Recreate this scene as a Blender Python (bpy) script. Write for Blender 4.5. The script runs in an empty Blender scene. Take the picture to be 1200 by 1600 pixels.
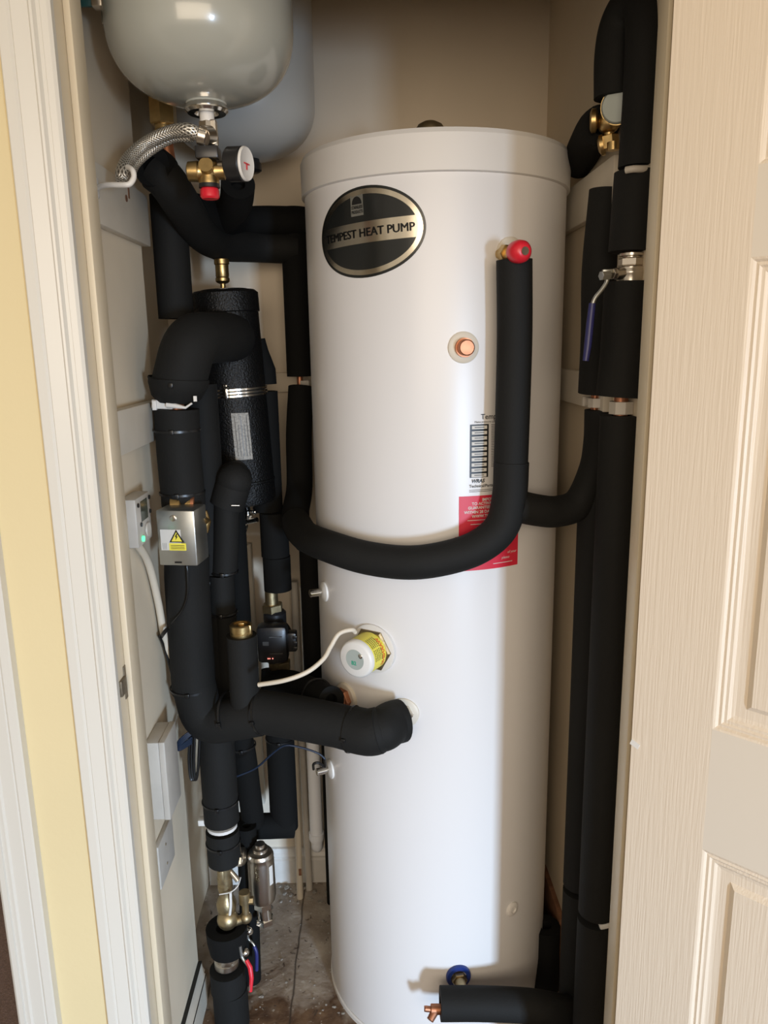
import bpy, bmesh, math, random
from mathutils import Vector as V, Matrix
random.seed(4)
R = math.radians
SC = bpy.context.scene
COL = SC.collection

# ---------------------------------------------------------------- camera
F, H = 1200.0, 1.57
dn = V((90, 5490, 1200.)).normalized()
dy = V((-27, -( -27*dn.x + 1200*dn.z)/dn.y, 1200.)).normalized()
dx = dn.cross(dy)
cam = bpy.data.objects.new('camera', bpy.data.cameras.new('camera'))
COL.objects.link(cam)
rt = V((dx.x, dy.x, -dn.x)); dwn = V((dx.y, dy.y, -dn.y)); fw = V((dx.z, dy.z, -dn.z))
cm = Matrix((( rt.x, -dwn.x, -fw.x, 0), (rt.y, -dwn.y, -fw.y, 0), (rt.z, -dwn.z, -fw.z, H), (0, 0, 0, 1)))
cam.matrix_world = cm
cam.data.sensor_width = 36; cam.data.lens = 27; cam.data.clip_start = 0.02
SC.camera = cam

# ---------------------------------------------------------------- light
SC.view_settings.view_transform = 'Standard'
SC.view_settings.look = 'None'
SC.view_settings.gamma = 1
SC.view_settings.use_curve_mapping = False
SC.view_settings.exposure = 0.0
w = bpy.data.worlds.new('world'); SC.world = w; w.use_nodes = True
w.node_tree.nodes['Background'].inputs[0].default_value = (1.0, 0.86, 0.68, 1)
w.node_tree.nodes['Background'].inputs[1].default_value = 0.57
def area(name, loc, target, sx, sy, power, col):
    l = bpy.data.lights.new(name, 'AREA'); l.shape = 'RECTANGLE'; l.size = sx; l.size_y = sy
    l.energy = power; l.color = col
    o = bpy.data.objects.new(name, l); COL.objects.link(o); o.location = loc
    o.rotation_euler = (V(target) - V(loc)).to_track_quat('-Z', 'Y').to_euler()
    return o
k_ = area('window_light', (2.15, -3.9, 0.75), (0.0, 1.3, 0.0), 0.35, 0.9, 27, (0.56, 0.75, 1.0)); k_.data.spread = R(48)
area('hall_bounce_fill', (0.0, -1.5, 1.8), (0.05, 1.9, 2.0), 2.0, 1.1, 44, (1.0, 0.83, 0.64))  # added broad fill for warm bounce off the hall, no lamp there

# ---------------------------------------------------------------- projection of picture points into the place
def ray(px, py):
    v = V(((px-600)/F, (py-800)/F, 1.0))
    return V((v.dot(dx), v.dot(dy), -v.dot(dn)))
O = V((0, 0, H))
def P(px, py, Y): r = ray(px, py); return O + r*(Y/r.y)
def PX(px, py, X): r = ray(px, py); return O + r*(X/r.x)
def PZ(px, py, Z): r = ray(px, py); return O + r*((Z-H)/r.z)

# ---------------------------------------------------------------- materials
def mat(name, col, rough=0.5, metal=0.0, bump=0, bscale=60, var=0, vscale=8, col2=None, spec=0.5, coat=0, stretch=None, emit=0):
    m = bpy.data.materials.new(name); m.use_nodes = True
    nt = m.node_tree; b = nt.nodes['Principled BSDF']
    b.inputs['Base Color'].default_value = (*col, 1)
    b.inputs['Roughness'].default_value = rough; b.inputs['Metallic'].default_value = metal
    b.inputs['Specular IOR Level'].default_value = spec
    b.inputs['Coat Weight'].default_value = coat; b.inputs['Coat Roughness'].default_value = 0.08
    tc = nt.nodes.new('ShaderNodeTexCoord'); src = tc.outputs['Object']
    if stretch:
        mp = nt.nodes.new('ShaderNodeMapping'); mp.inputs['Scale'].default_value = stretch
        nt.links.new(src, mp.inputs[0]); src = mp.outputs[0]
    if var or col2:
        n = nt.nodes.new('ShaderNodeTexNoise'); n.inputs['Scale'].default_value = vscale; n.inputs['Detail'].default_value = 6
        nt.links.new(src, n.inputs['Vector'])
        r = nt.nodes.new('ShaderNodeValToRGB')
        r.color_ramp.elements[0].position = 0.35; r.color_ramp.elements[1].position = 0.68
        c2 = col2 or tuple(c*(1-var) for c in col)
        r.color_ramp.elements[0].color = (*c2, 1); r.color_ramp.elements[1].color = (*col, 1)
        nt.links.new(n.outputs[0], r.inputs[0]); nt.links.new(r.outputs[0], b.inputs['Base Color'])
    if bump:
        n = nt.nodes.new('ShaderNodeTexNoise'); n.inputs['Scale'].default_value = bscale; n.inputs['Detail'].default_value = 4
        nt.links.new(src, n.inputs['Vector'])
        bp = nt.nodes.new('ShaderNodeBump'); bp.inputs['Strength'].default_value = bump; bp.inputs['Distance'].default_value = 0.004
        nt.links.new(n.outputs[0], bp.inputs['Height']); nt.links.new(bp.outputs[0], b.inputs['Normal'])
    if emit:
        b.inputs['Emission Color'].default_value = (*col, 1); b.inputs['Emission Strength'].default_value = emit
    return m
M = {}
M['foam'] = mat('black_foam', (0.0115, 0.0115, 0.0108), 0.75, bump=0.12, bscale=220, var=0.15, vscale=6, spec=0.2)
M['foam_shaded'] = mat('black_foam_shaded', (0.0065, 0.0065, 0.0062), 0.85, bump=0.1, bscale=200, spec=0.15)  # darker copy of the foam, shade of the deep pipes put into its colour
M['tape'] = mat('black_plastic', (0.006, 0.006, 0.006), 0.35)
M['tank'] = mat('white_steel_jacket', (0.70, 0.68, 0.665), 0.34, bump=0.015, bscale=7, spec=0.5)
M['tankcap'] = mat('white_plastic_lid', (0.67, 0.64, 0.60), 0.45)
M['wall'] = mat('closet_paint', (0.75, 0.64, 0.48), 0.75, bump=0.15, bscale=18, var=0.06, vscale=5)
M['wallb'] = mat('back_wall_paint', (0.72, 0.62, 0.49), 0.8, bump=0.12, bscale=14, var=0.05, vscale=4)
M['batten'] = mat('painted_batten', (0.64, 0.58, 0.48), 0.6, bump=0.15, bscale=25, var=0.08, vscale=10)
M['yellow'] = mat('yellow_paint', (0.66, 0.55, 0.32), 0.7, bump=0.08, bscale=90, var=0.03, vscale=4)
M['gloss'] = mat('cream_gloss_paint', (0.61, 0.585, 0.525), 0.32, bump=0.04, bscale=30, spec=0.5)
M['jambp'] = mat('aged_gloss_paint', (0.66, 0.57, 0.42), 0.38, bump=0.05, bscale=30, var=0.06, vscale=3)
M['door'] = mat('moulded_door_skin', (0.70, 0.60, 0.475), 0.42, bump=0.22, bscale=30, stretch=(12, 12, 0.4), spec=0.5)
M['doorrail'] = mat('moulded_door_rail', (0.67, 0.60, 0.50), 0.45, bump=0.05, bscale=20)
M['skirt'] = mat('white_skirting_paint', (0.74, 0.71, 0.66), 0.45, bump=0.05, bscale=20, var=0.15, vscale=14)
M['brass'] = mat('brass', (0.58, 0.41, 0.18), 0.36, 1.0, bump=0.08, bscale=90, var=0.3, vscale=40)
M['brass_dull'] = mat('dull_brass', (0.48, 0.38, 0.22), 0.45, 1.0, bump=0.15, bscale=90, var=0.35, vscale=40)
M['copper'] = mat('copper', (0.62, 0.28, 0.16), 0.5, 1.0, var=0.35, vscale=40)
M['chrome'] = mat('chrome', (0.78, 0.77, 0.74), 0.16, 1.0)
M['nickel'] = mat('nickel_plate', (0.62, 0.57, 0.50), 0.28, 1.0, bump=0.05, bscale=80)
M['steel'] = mat('galvanised_steel', (0.56, 0.58, 0.56), 0.38, 1.0, var=0.12, vscale=30)
M['grey'] = mat('grey_enamel', (0.36, 0.37, 0.335), 0.22, bump=0.03, bscale=8, coat=0.5)
M['grey2'] = mat('blue_grey_enamel', (0.55, 0.55, 0.52), 0.35, coat=0.2)
M['white'] = mat('white_plastic', (0.70, 0.68, 0.64), 0.4)
M['wplas'] = mat('ivory_plastic', (0.52, 0.48, 0.42), 0.45, var=0.08, vscale=30)
M['flange'] = mat('cream_seal_plastic', (0.66, 0.60, 0.50), 0.45)
M['red'] = mat('red_plastic', (0.62, 0.015, 0.03), 0.35)
M['redlab'] = mat('red_label', (0.60, 0.02, 0.045), 0.45)
M['blue'] = mat('blue_plastic', (0.012, 0.035, 0.20), 0.35)
M['bluegrip'] = mat('navy_vinyl', (0.02, 0.022, 0.12), 0.4)
M['navy'] = mat('blue_wire', (0.006, 0.016, 0.038), 0.45)
M['cable'] = mat('cream_cable', (0.62, 0.55, 0.44), 0.5)
M['black'] = mat('black_print', (0.008, 0.008, 0.008), 0.4)
M['blackgloss'] = mat('black_foil_print', (0.012, 0.013, 0.012), 0.22)
M['foil'] = mat('silver_foil_print', (0.74, 0.68, 0.56), 0.22, 1.0, var=0.25, vscale=5, stretch=(6, 1, 0.4))
M['ylab'] = mat('yellow_label', (0.80, 0.70, 0.08), 0.5)
M['oran'] = mat('orange_print', (0.70, 0.16, 0.01), 0.5)
M['paper'] = mat('white_paper', (0.62, 0.60, 0.56), 0.6)
M['paper_g'] = mat('grey_data_label', (0.40, 0.38, 0.34), 0.6, var=0.5, vscale=260)
M['green'] = mat('green_print', (0.02, 0.32, 0.20), 0.5)
M['greyface'] = mat('grey_green_label', (0.36, 0.40, 0.37), 0.4)
M['lcd'] = mat('lcd_screen', (0.07, 0.08, 0.06), 0.2)
M['led'] = mat('green_led', (0.12, 0.9, 0.4), 0.4, emit=1.2)
M['ledr'] = mat('red_led', (1.0, 0.25, 0.2), 0.4, emit=2.0)
M['headerm'] = mat('textured_black_jacket', (0.0045, 0.0045, 0.0045), 0.4, bump=0.6, bscale=230, spec=0.28)
M['pumpm'] = mat('black_pump_casing', (0.013, 0.013, 0.014), 0.35)
M['upvc'] = mat('white_pvc', (0.84, 0.86, 0.90), 0.35)
M['plaster'] = mat('dusty_plaster', (0.36, 0.32, 0.27), 0.95, var=0.4, vscale=90)
M['strike'] = mat('tarnished_strike_metal', (0.24, 0.20, 0.14), 0.5, 0.6, var=0.4, vscale=120)
M['dimprint'] = mat('dim_grey_print', (0.06, 0.06, 0.06), 0.5)
M['wood'] = mat('bare_wood', (0.26, 0.12, 0.06), 0.8, var=0.4, vscale=6, stretch=(1, 8, 8))
M['carpet'] = mat('brown_carpet', (0.15, 0.095, 0.075), 0.95, bump=0.9, bscale=300, var=0.35, vscale=160)
M['teal'] = mat('dark_green_strap', (0.01, 0.06, 0.055), 0.35)

def floor_mat():
    m = bpy.data.materials.new('stained_floorboard'); m.use_nodes = True; nt = m.node_tree; L = nt.links
    b = nt.nodes['Principled BSDF']; tc = nt.nodes.new('ShaderNodeTexCoord')
    def noise(s, d, dist=0):
        n = nt.nodes.new('ShaderNodeTexNoise'); n.inputs['Scale'].default_value = s; n.inputs['Detail'].default_value = d
        n.inputs['Distortion'].default_value = dist; L.new(tc.outputs['Object'], n.inputs['Vector']); return n.outputs[0]
    def ramp(src, stops):
        r = nt.nodes.new('ShaderNodeValToRGB'); L.new(src, r.inputs[0]); e = r.color_ramp.elements
        e[0].position, e[0].color = stops[0][0], (*stops[0][1], 1); e[1].position, e[1].color = stops[-1][0], (*stops[-1][1], 1)
        for p, c in stops[1:-1]: k = e.new(p); k.color = (*c, 1)
        return r.outputs[0]
    def mix(f, a, b2):
        x = nt.nodes.new('ShaderNodeMix'); x.data_type = 'RGBA'; L.new(f, x.inputs[0]); L.new(a, x.inputs[6]); L.new(b2, x.inputs[7]); return x.outputs[2]
    base = ramp(noise(14, 10), [(0.3, (0.24, 0.19, 0.145)), (0.55, (0.37, 0.31, 0.25)), (0.72, (0.50, 0.44, 0.37))])
    dark = ramp(noise(30, 6), [(0.3, (0.07, 0.035, 0.018)), (0.7, (0.20, 0.12, 0.065))])
    # damp stain: towards the front of the cupboard
    sep = nt.nodes.new('ShaderNodeSeparateXYZ'); L.new(tc.outputs['Object'], sep.inputs[0])
    ma = nt.nodes.new('ShaderNodeMath'); ma.operation = 'MULTIPLY_ADD'; L.new(sep.outputs[1], ma.inputs[0]); ma.inputs[1].default_value = -1.5; ma.inputs[2].default_value = 2.45
    ad = nt.nodes.new('ShaderNodeMath'); ad.operation = 'ADD'; L.new(ma.outputs[0], ad.inputs[0]); L.new(noise(7, 8, 1.5), ad.inputs[1])
    st = ramp(ad.outputs[0], [(0.47, (0, 0, 0)), (0.62, (1, 1, 1))])
    c = mix(st, base, dark)
    sp = ramp(noise(75, 3), [(0.64, (0, 0, 0)), (0.70, (1, 1, 1))])
    wh = nt.nodes.new('ShaderNodeRGB'); wh.outputs[0].default_value = (0.48, 0.44, 0.38, 1)
    c = mix(sp, c, wh.outputs[0])
    sd = ramp(noise(48, 5, .8), [(0.30, (1, 1, 1)), (0.37, (0, 0, 0))])
    dk0 = nt.nodes.new('ShaderNodeRGB'); dk0.outputs[0].default_value = (0.07, 0.045, 0.03, 1)
    c = mix(sd, c, dk0.outputs[0])
    # tongue and groove joint running front to back
    jx = nt.nodes.new('ShaderNodeMath'); jx.operation = 'MULTIPLY_ADD'; L.new(noise(9, 3), jx.inputs[0]); jx.inputs[1].default_value = 0.012; L.new(sep.outputs[0], jx.inputs[2])
    pm = nt.nodes.new('ShaderNodeMath'); pm.operation = 'PINGPONG'; L.new(jx.outputs[0], pm.inputs[0]); pm.inputs[1].default_value = 0.105
    js = ramp(pm.outputs[0], [(0.0012, (1, 1, 1)), (0.004, (0, 0, 0))])
    dk = nt.nodes.new('ShaderNodeRGB'); dk.outputs[0].default_value = (0.045, 0.03, 0.02, 1)
    c = mix(js, c, dk.outputs[0])
    L.new(c, b.inputs['Base Color']); b.inputs['Roughness'].default_value = 0.75
    bp = nt.nodes.new('ShaderNodeBump'); bp.inputs['Strength'].default_value = 0.5; bp.inputs['Distance'].default_value = 0.004
    L.new(noise(60, 8), bp.inputs['Height']); L.new(bp.outputs[0], b.inputs['Normal'])
    return m
M['floor'] = floor_mat()
def braid_mat():
    m = bpy.data.materials.new('braided_steel'); m.use_nodes = True; nt = m.node_tree; L = nt.links
    b = nt.nodes['Principled BSDF']; uv = nt.nodes.new('ShaderNodeUVMap')
    outs = []
    for s in (1, -1):
        mp = nt.nodes.new('ShaderNodeMapping'); mp.inputs['Rotation'].default_value = (0, 0, s*R(45)); L.new(uv.outputs[0], mp.inputs[0])
        wv = nt.nodes.new('ShaderNodeTexWave'); wv.inputs['Scale'].default_value = 1.25; L.new(mp.outputs[0], wv.inputs[0]); outs.append(wv.outputs[1])
    mx = nt.nodes.new('ShaderNodeMath'); mx.operation = 'MAXIMUM'; L.new(outs[0], mx.inputs[0]); L.new(outs[1], mx.inputs[1])
    r = nt.nodes.new('ShaderNodeValToRGB'); L.new(mx.outputs[0], r.inputs[0])
    r.color_ramp.elements[0].color = (0.12, 0.11, 0.09, 1); r.color_ramp.elements[0].position = 0.3; r.color_ramp.elements[1].color = (0.72, 0.70, 0.65, 1)
    L.new(r.outputs[0], b.inputs['Base Color']); b.inputs['Metallic'].default_value = 0.85; b.inputs['Roughness'].default_value = 0.35
    bp = nt.nodes.new('ShaderNodeBump'); bp.inputs['Strength'].default_value = 0.8; bp.inputs['Distance'].default_value = 0.001
    L.new(mx.outputs[0], bp.inputs['Height']); L.new(bp.outputs[0], b.inputs['Normal'])
    return m
M['braid'] = braid_mat()

# ---------------------------------------------------------------- mesh building
class MB:
    def __init__(s): s.v = []; s.f = []; s.uv = {}
    def add(s, vs, fs):
        o = len(s.v); s.v += [tuple(p) for p in vs]; s.f += [tuple(i+o for i in f) for f in fs]
        return s
def frame(axis):
    a = V(axis).normalized(); t = V((0, 0, 1)) if abs(a.z) < 0.9 else V((1, 0, 0))
    u = a.cross(t).normalized(); return a, u, a.cross(u)
def fillet(pts, rad, k=7):
    pts = [V(p) for p in pts]; out = [pts[0]]
    rs = rad if isinstance(rad, (list, tuple)) else [rad]*len(pts)
    for i in range(1, len(pts)-1):
        p, a, b = pts[i], pts[i-1]-pts[i], pts[i+1]-pts[i]
        d = min(rs[i], a.length*0.49, b.length*0.49); p0 = p+a.normalized()*d; p1 = p+b.normalized()*d
        for j in range(k+1):
            t = j/k; out.append(p0*(1-t)**2 + p*2*t*(1-t) + p1*t*t)
    out.append(pts[-1]); return out
def catmull(pts, k=8):
    pts = [V(p) for p in pts]; q = [pts[0]*2-pts[1]]+pts+[pts[-1]*2-pts[-2]]; out = []
    for i in range(1, len(q)-2):
        a, b, c, d = q[i-1:i+3]
        for j in range(k):
            t = j/k; out.append(0.5*((2*b)+(c-a)*t+(2*a-5*b+4*c-d)*t*t+(3*b-a-3*c+d)*t**3))
    out.append(pts[-1]); return out
def sweep(mb, pts, r, n=24, cap=True, inner=0):
    pts = [V(p) for p in pts]; m = len(pts)
    rs = r if isinstance(r, (list, tuple)) else [r]*m
    tan = [(pts[min(i+1, m-1)]-pts[max(i-1, 0)]).normalized() for i in range(m)]
    a, u, w_ = frame(tan[0]); rings = []
    for i in range(m):
        t = tan[i]; u = (u - t*u.dot(t)).normalized(); w2 = t.cross(u)
        rings.append([pts[i]+(u*math.cos(2*math.pi*j/n)+w2*math.sin(2*math.pi*j/n))*rs[i] for j in range(n)])
    if inner:   # open, hollow foam ends
        def ins(ring, c, k, off): return [c+(p-c)*k+off for p in ring]
        k0 = inner/rs[0]; k1 = inner/rs[-1]
        rings = [ins(rings[0], pts[0], k0, tan[0]*0.02), ins(rings[0], pts[0], k0, V((0, 0, 0)))] + rings + \
                [ins(rings[-1], pts[-1], k1, V((0, 0, 0))), ins(rings[-1], pts[-1], k1, tan[-1]*-0.02)]
    vs = [p for ring in rings for p in ring]; fs = []; base = len(mb.f)
    K = len(rings); L = 0
    ln = [0]
    for i in range(1, K): L += (rings[i][0]-rings[i-1][0]).length; ln.append(L)
    for i in range(K-1):
        for j in range(n):
            j2 = (j+1) % n; fs.append((i*n+j, i*n+j2, (i+1)*n+j2, (i+1)*n+j))
            c = 2*math.pi*max(rs)/4e-3/4
            mb.uv[base+len(fs)-1] = [(j/n*c, ln[i]/0.016), ((j+1)/n*c, ln[i]/0.016), ((j+1)/n*c, ln[i+1]/0.016), (j/n*c, ln[i+1]/0.016)]
    if cap: fs.append(tuple(range(n))[::-1]); fs.append(tuple((K-1)*n+j for j in range(n)))
    return mb.add(vs, fs)
def lathe(mb, prof, o, axis=(0, 0, 1), n=40, ring=False):
    a, u, w_ = frame(axis); o = V(o); vs = []; fs = []; K = len(prof)
    for r, h in prof:
        for j in range(n):
            t = 2*math.pi*j/n; vs.append(o+a*h+(u*math.cos(t)+w_*math.sin(t))*max(r, 1e-5))
    for i in range(K if ring else K-1):
        i2 = (i+1) % K
        for j in range(n):
            j2 = (j+1) % n; fs.append((i*n+j, i*n+j2, i2*n+j2, i2*n+j))
    if not ring:
        fs.append(tuple(range(n))[::-1]); fs.append(tuple((K-1)*n+j for j in range(n)))
    return mb.add(vs, fs)
def cyl(mb, a, b, r, r2=None, n=28, bev=0):
    a = V(a); b = V(b); L = (b-a).length; r2 = r if r2 is None else r2
    pr = [(r, 0), (r2, L)] if not bev else [(r-bev, 0), (r, bev), (r2, L-bev), (r2-bev, L)]
    return lathe(mb, pr, a, b-a, n)
def hexn(mb, a, b, r): return cyl(mb, a, b, r, n=6, bev=r*0.08)
def box(mb, c, s, rot=None, bev=0.0):
    bm = bmesh.new(); bmesh.ops.create_cube(bm, size=1)
    for v in bm.verts: v.co = V((v.co.x*s[0], v.co.y*s[1], v.co.z*s[2]))
    if bev: bmesh.ops.bevel(bm, geom=bm.edges[:], offset=bev, segments=2, affect='EDGES', profile=0.5)
    m = (rot.to_3x3() if rot else Matrix.Identity(3)); c = V(c)
    vs = [c+m@v.co for v in bm.verts]; bm.verts.index_update(); fs = [[v.index for v in f.verts] for f in bm.faces]; bm.free()
    return mb.add(vs, fs)
def bx(mb, x0, x1, y0, y1, z0, z1, bev=0.0):
    return box(mb, ((x0+x1)/2, (y0+y1)/2, (z0+z1)/2), (abs(x1-x0), abs(y1-y0), abs(z1-z0)), None, bev)
def extrude_z(mb, prof, z0, z1):
    n = len(prof); vs = [(x, y, z0) for x, y in prof]+[(x, y, z1) for x, y in prof]
    fs = [(i, (i+1) % n, n+(i+1) % n, n+i) for i in range(n)]+[tuple(range(n))[::-1], tuple(range(n, 2*n))]
    return mb.add(vs, fs)
def sphere(mb, c, r, n=16):
    pr = [(r*math.sin(math.pi*i/n), -r*math.cos(math.pi*i/n)) for i in range(n+1)]
    return lathe(mb, pr, c, (0, 0, 1), 2*n)
def obj(name, mb, m, parent=None, ang=38):
    me = bpy.data.meshes.new(name); me.from_pydata(mb.v, [], mb.f); me.update()
    if mb.uv and m in ('braid',):
        ul = me.uv_layers.new(name='UVMap')
        for fi, uvs in mb.uv.items():
            for k, li in enumerate(me.polygons[fi].loop_indices): ul.data[li].uv = uvs[k]
    bm = bmesh.new(); bm.from_mesh(me); bmesh.ops.recalc_face_normals(bm, faces=bm.faces[:]); bm.to_mesh(me); bm.free()
    me.polygons.foreach_set('use_smooth', [True]*len(me.polygons)); me.set_sharp_from_angle(angle=R(ang))
    me.materials.append(M[m] if isinstance(m, str) else m)
    o = bpy.data.objects.new(name, me); COL.objects.link(o)
    if parent:
        o.parent = parent
        if parent.type == 'EMPTY': o.matrix_parent_inverse = Matrix.Translation(-parent.location)
    return o
def tag(o, label, cat, group=None):
    o['label'] = label; o['category'] = cat
    if group: o['group'] = group
    return o
def thing(name, label, cat, loc, group=None):
    o = bpy.data.objects.new(name, None); COL.objects.link(o); o.location = loc; o.empty_display_size = 0.05
    return tag(o, label, cat, group)
def struct(name, mb, m, parent=None, ang=38):
    o = obj(name, mb, m, parent, ang)
    if not parent: o['kind'] = 'structure'
    return o
def tie(parent, c, axis, r, head=(0, -1, 0), name='cable_tie', wd=0.0045, m='tape'):
    mb = MB(); lathe(mb, [(r-0.001, -wd/2), (r+0.0014, -wd/2), (r+0.0014, wd/2), (r-0.001, wd/2)], c, axis, 32, ring=True)
    a, u, w_ = frame(axis); h = V(head); h = (h-a*h.dot(a)).normalized()
    q = Matrix((h, a, h.cross(a))).transposed()
    box(mb, V(c)+h*(r+0.003), (0.006, 0.009, 0.008), q, 0.001)
    return obj(name, mb, m, parent)
def at(path, s):
    path = [V(p) for p in path]; L = [0]
    for i in range(1, len(path)): L.append(L[-1]+(path[i]-path[i-1]).length)
    t = s*L[-1]
    for i in range(1, len(path)):
        if L[i] >= t:
            k = (t-L[i-1])/max(L[i]-L[i-1], 1e-9); return path[i-1].lerp(path[i], k), (path[i]-path[i-1]).normalized()
    return path[-1], (path[-1]-path[-2]).normalized()
def txt(body, size, bold=0.0, shear=0.0, align='LEFT'):
    cu = bpy.data.curves.new('t', 'FONT'); cu.body = body; cu.size = size; cu.offset = bold; cu.shear = shear; cu.align_x = align; cu.resolution_u = 3
    o = bpy.data.objects.new('t', cu); COL.objects.link(o)
    dg = bpy.context.evaluated_depsgraph_get(); me = o.evaluated_get(dg).to_mesh()
    vs = [v.co.copy() for v in me.vertices]; fs = [tuple(p.vertices) for p in me.polygons]
    o.evaluated_get(dg).to_mesh_clear(); bpy.data.objects.remove(o); bpy.data.curves.remove(cu)
    return vs, fs
def text_w(mb, body, size, mapf, bold=0.0, shear=0.0, align='LEFT', width=None):
    vs, fs = txt(body, size, bold, shear, align)
    k = 1
    if width and vs: k = width/(max(v.x for v in vs)-min(v.x for v in vs))
    mb.add([mapf(v.x*k, v.y) for v in vs], fs)

# ================================================================ the setting
CX, CY, TR = 0.147, 1.70, 0.269
LW, RW, BW = -0.44, 0.452, 2.03
b = MB(); bx(b, -0.62, 0.60, 1.165, 2.10, -0.05, 0.0); struct('floor', b, 'floor')
b = MB(); bx(b, -3.0, 2.5, -3.0, 1.165, -0.05, -0.001); bx(b, -3.0, -0.62, 1.165, 4.0, -0.05, -0.001); struct('floor_carpet', b, 'carpet')
b = MB(); bx(b, -0.60, 0.55, BW, BW+0.08, 0, 2.45); struct('wall_back', b, 'wallb')
b = MB(); bx(b, -0.60, LW, 1.165, 1.60, 0, 2.45); bx(b, -0.60, -0.505, 1.60, BW, 0, 2.45); struct('wall_left', b, 'wall')
b = MB(); bx(b, RW, 0.55, 1.165, BW, 0, 2.45); struct('wall_right', b, 'wall')
b = MB(); bx(b, -0.60, 0.55, 1.165, BW, 2.45, 2.52); struct('ceiling', b, 'wall')
b = MB(); bx(b, -0.60, -0.42, 1.082, 1.165, 0, 2.45); bx(b, -0.42, 0.44, 1.082, 1.165, 2.12, 2.45); bx(b, 0.44, 1.9, 1.082, 1.165, 0, 2.45)
struct('wall_front', b, 'yellow')
# door lining with stop, both sides and head
b = MB(); bx(b, -0.42, -0.386, 1.078, 1.168, 0, 2.12, .001); bx(b, -0.386, -0.376, 1.122, 1.168, 0, 2.09, .002); struct('trim_1', b, 'jambp')
b = MB(); bx(b, 0.4135, 0.44, 1.085, 1.168, 0, 2.12, .001); bx(b, 0.4065, 0.4135, 1.122, 1.160, 0, 2.09, .002); struct('trim_2', b, 'jambp')
b = MB(); bx(b, -0.386, 0.4135, 1.082, 1.168, 2.09, 2.12, .001); struct('trim_3', b, 'jambp')
def casing(x0, dirx, z1=2.09):
    # ogee architrave section, x0 = edge next to the opening, dirx = away from it
    pr = [(0, 0), (0, .010), (.004, .013), (.012, .014), (.0135, .011), (.018, .0115), (.021, .017), (.024, .0175), (.027, .0145), (.047, .017), (.0485, .0155), (.052, .018), (.064, .018), (.066, .016), (.066, 0)]
    return [(x0+dirx*a, 1.082-d) for a, d in pr]
b = MB(); extrude_z(b, casing(-0.383, -1), 0, 2.15); struct('trim_4', b, 'gloss', ang=20)
b = MB(); extrude_z(b, casing(-0.597, 1), 0, 2.15); struct('trim_5', b, 'gloss', ang=20)
# skirting inside the cupboard
def skirt_prof(): return [(0, 0), (.017, 0), (.017, .075), (.012, .080), (.015, .088), (.010, .097), (.008, .110), (0, .112)]
b = MB(); pr = skirt_prof(); n = len(pr)
b.add([(-0.50, BW-d, z) for d, z in pr]+[(0.45, BW-d, z) for d, z in pr], [(i, (i+1) % n, n+(i+1) % n, n+i) for i in range(n)]+[tuple(range(n)), tuple(range(n, 2*n))])
struct('baseboard_back', b, 'skirt', ang=20)
b = MB(); b.add([(LW+d, 1.168, z) for d, z in pr]+[(LW+d, 1.60, z) for d, z in pr], [(i, (i+1) % n, n+(i+1) % n, n+i) for i in range(n)]+[tuple(range(n)), tuple(range(n, 2*n))])
bl = struct('baseboard_left', b, 'batten', ang=20)
b = MB(); bx(b, LW+.0, LW+.0095, 1.168, 1.60, .1119, .1134); bx(b, LW+.016, LW+.0178, 1.168, 1.601, .0748, .0764); obj('gap_shadow_lines', b, 'tape', bl)  # dark strips stand in for the skirting's top gap and moulding shadow

# open six-panel door, hinged on the right lining
E0 = V((0.3945, 1.07, 0)); A = R(45); dd = V((math.cos(A), -math.sin(A), 0)); nn = V((-dd.y*-1, 0, 0))
nn = V((dd.y, -dd.x, 0))            # towards the viewer side (-x,-y)
DW, DT, DZ0, DZ1 = 0.76, 0.035, 0.008, 2.075
def DP(u, z, d=0): p = E0+dd*u+nn*d; return V((p.x, p.y, z))
pan_x = [(0.118, 0.335), (0.425, 0.642)]
pan_z = [(0.22, 0.838), (1.03, 1.668), (1.775, 1.895)]
def drect(mb, u0, u1, z0, z1, d=0): mb.add([DP(u0, z0, d), DP(u1, z0, d), DP(u1, z1, d), DP(u0, z1, d)], [(0, 1, 2, 3)])
bs, br, bp = MB(), MB(), MB()
us = [0, pan_x[0][0], pan_x[0][1], pan_x[1][0], pan_x[1][1], DW]; zs = [DZ0]+[z for p in pan_z for z in p]+[DZ1]
for i in (0, 4): drect(bs, us[i], us[i+1], DZ0, DZ1)
for j in (0, 2, 4, 6):
    drect(br, us[1], us[4], zs[j], zs[j+1])
for j in (1, 3, 5): drect(bs, us[2], us[3], zs[j], zs[j+1])
prof = [(0, 0), (.003, -.001), (.006, -.0045), (.010, -.0035), (.013, -.006), (.017, -.0058), (.021, -.0085), (.026, -.0095), (.040, -.0095), (.048, -.0035)]
for (u0, u1) in pan_x:
    for (z0, z1) in pan_z:
        vs = []; fs = []
        for k, (s, d) in enumerate(prof):
            s2 = min(s, (z1-z0)/2-0.004)
            vs += [DP(u0+s, z0+s2, d), DP(u1-s, z0+s2, d), DP(u1-s, z1-s2, d), DP(u0+s, z1-s2, d)]
            if k:
                o_ = (k-1)*4
                for q in range(4): fs.append((o_+q, o_+(q+1) % 4, o_+4+(q+1) % 4, o_+4+q))
        o_ = (len(prof)-1)*4; fs.append((o_, o_+1, o_+2, o_+3)); bp.add(vs, fs)
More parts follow.
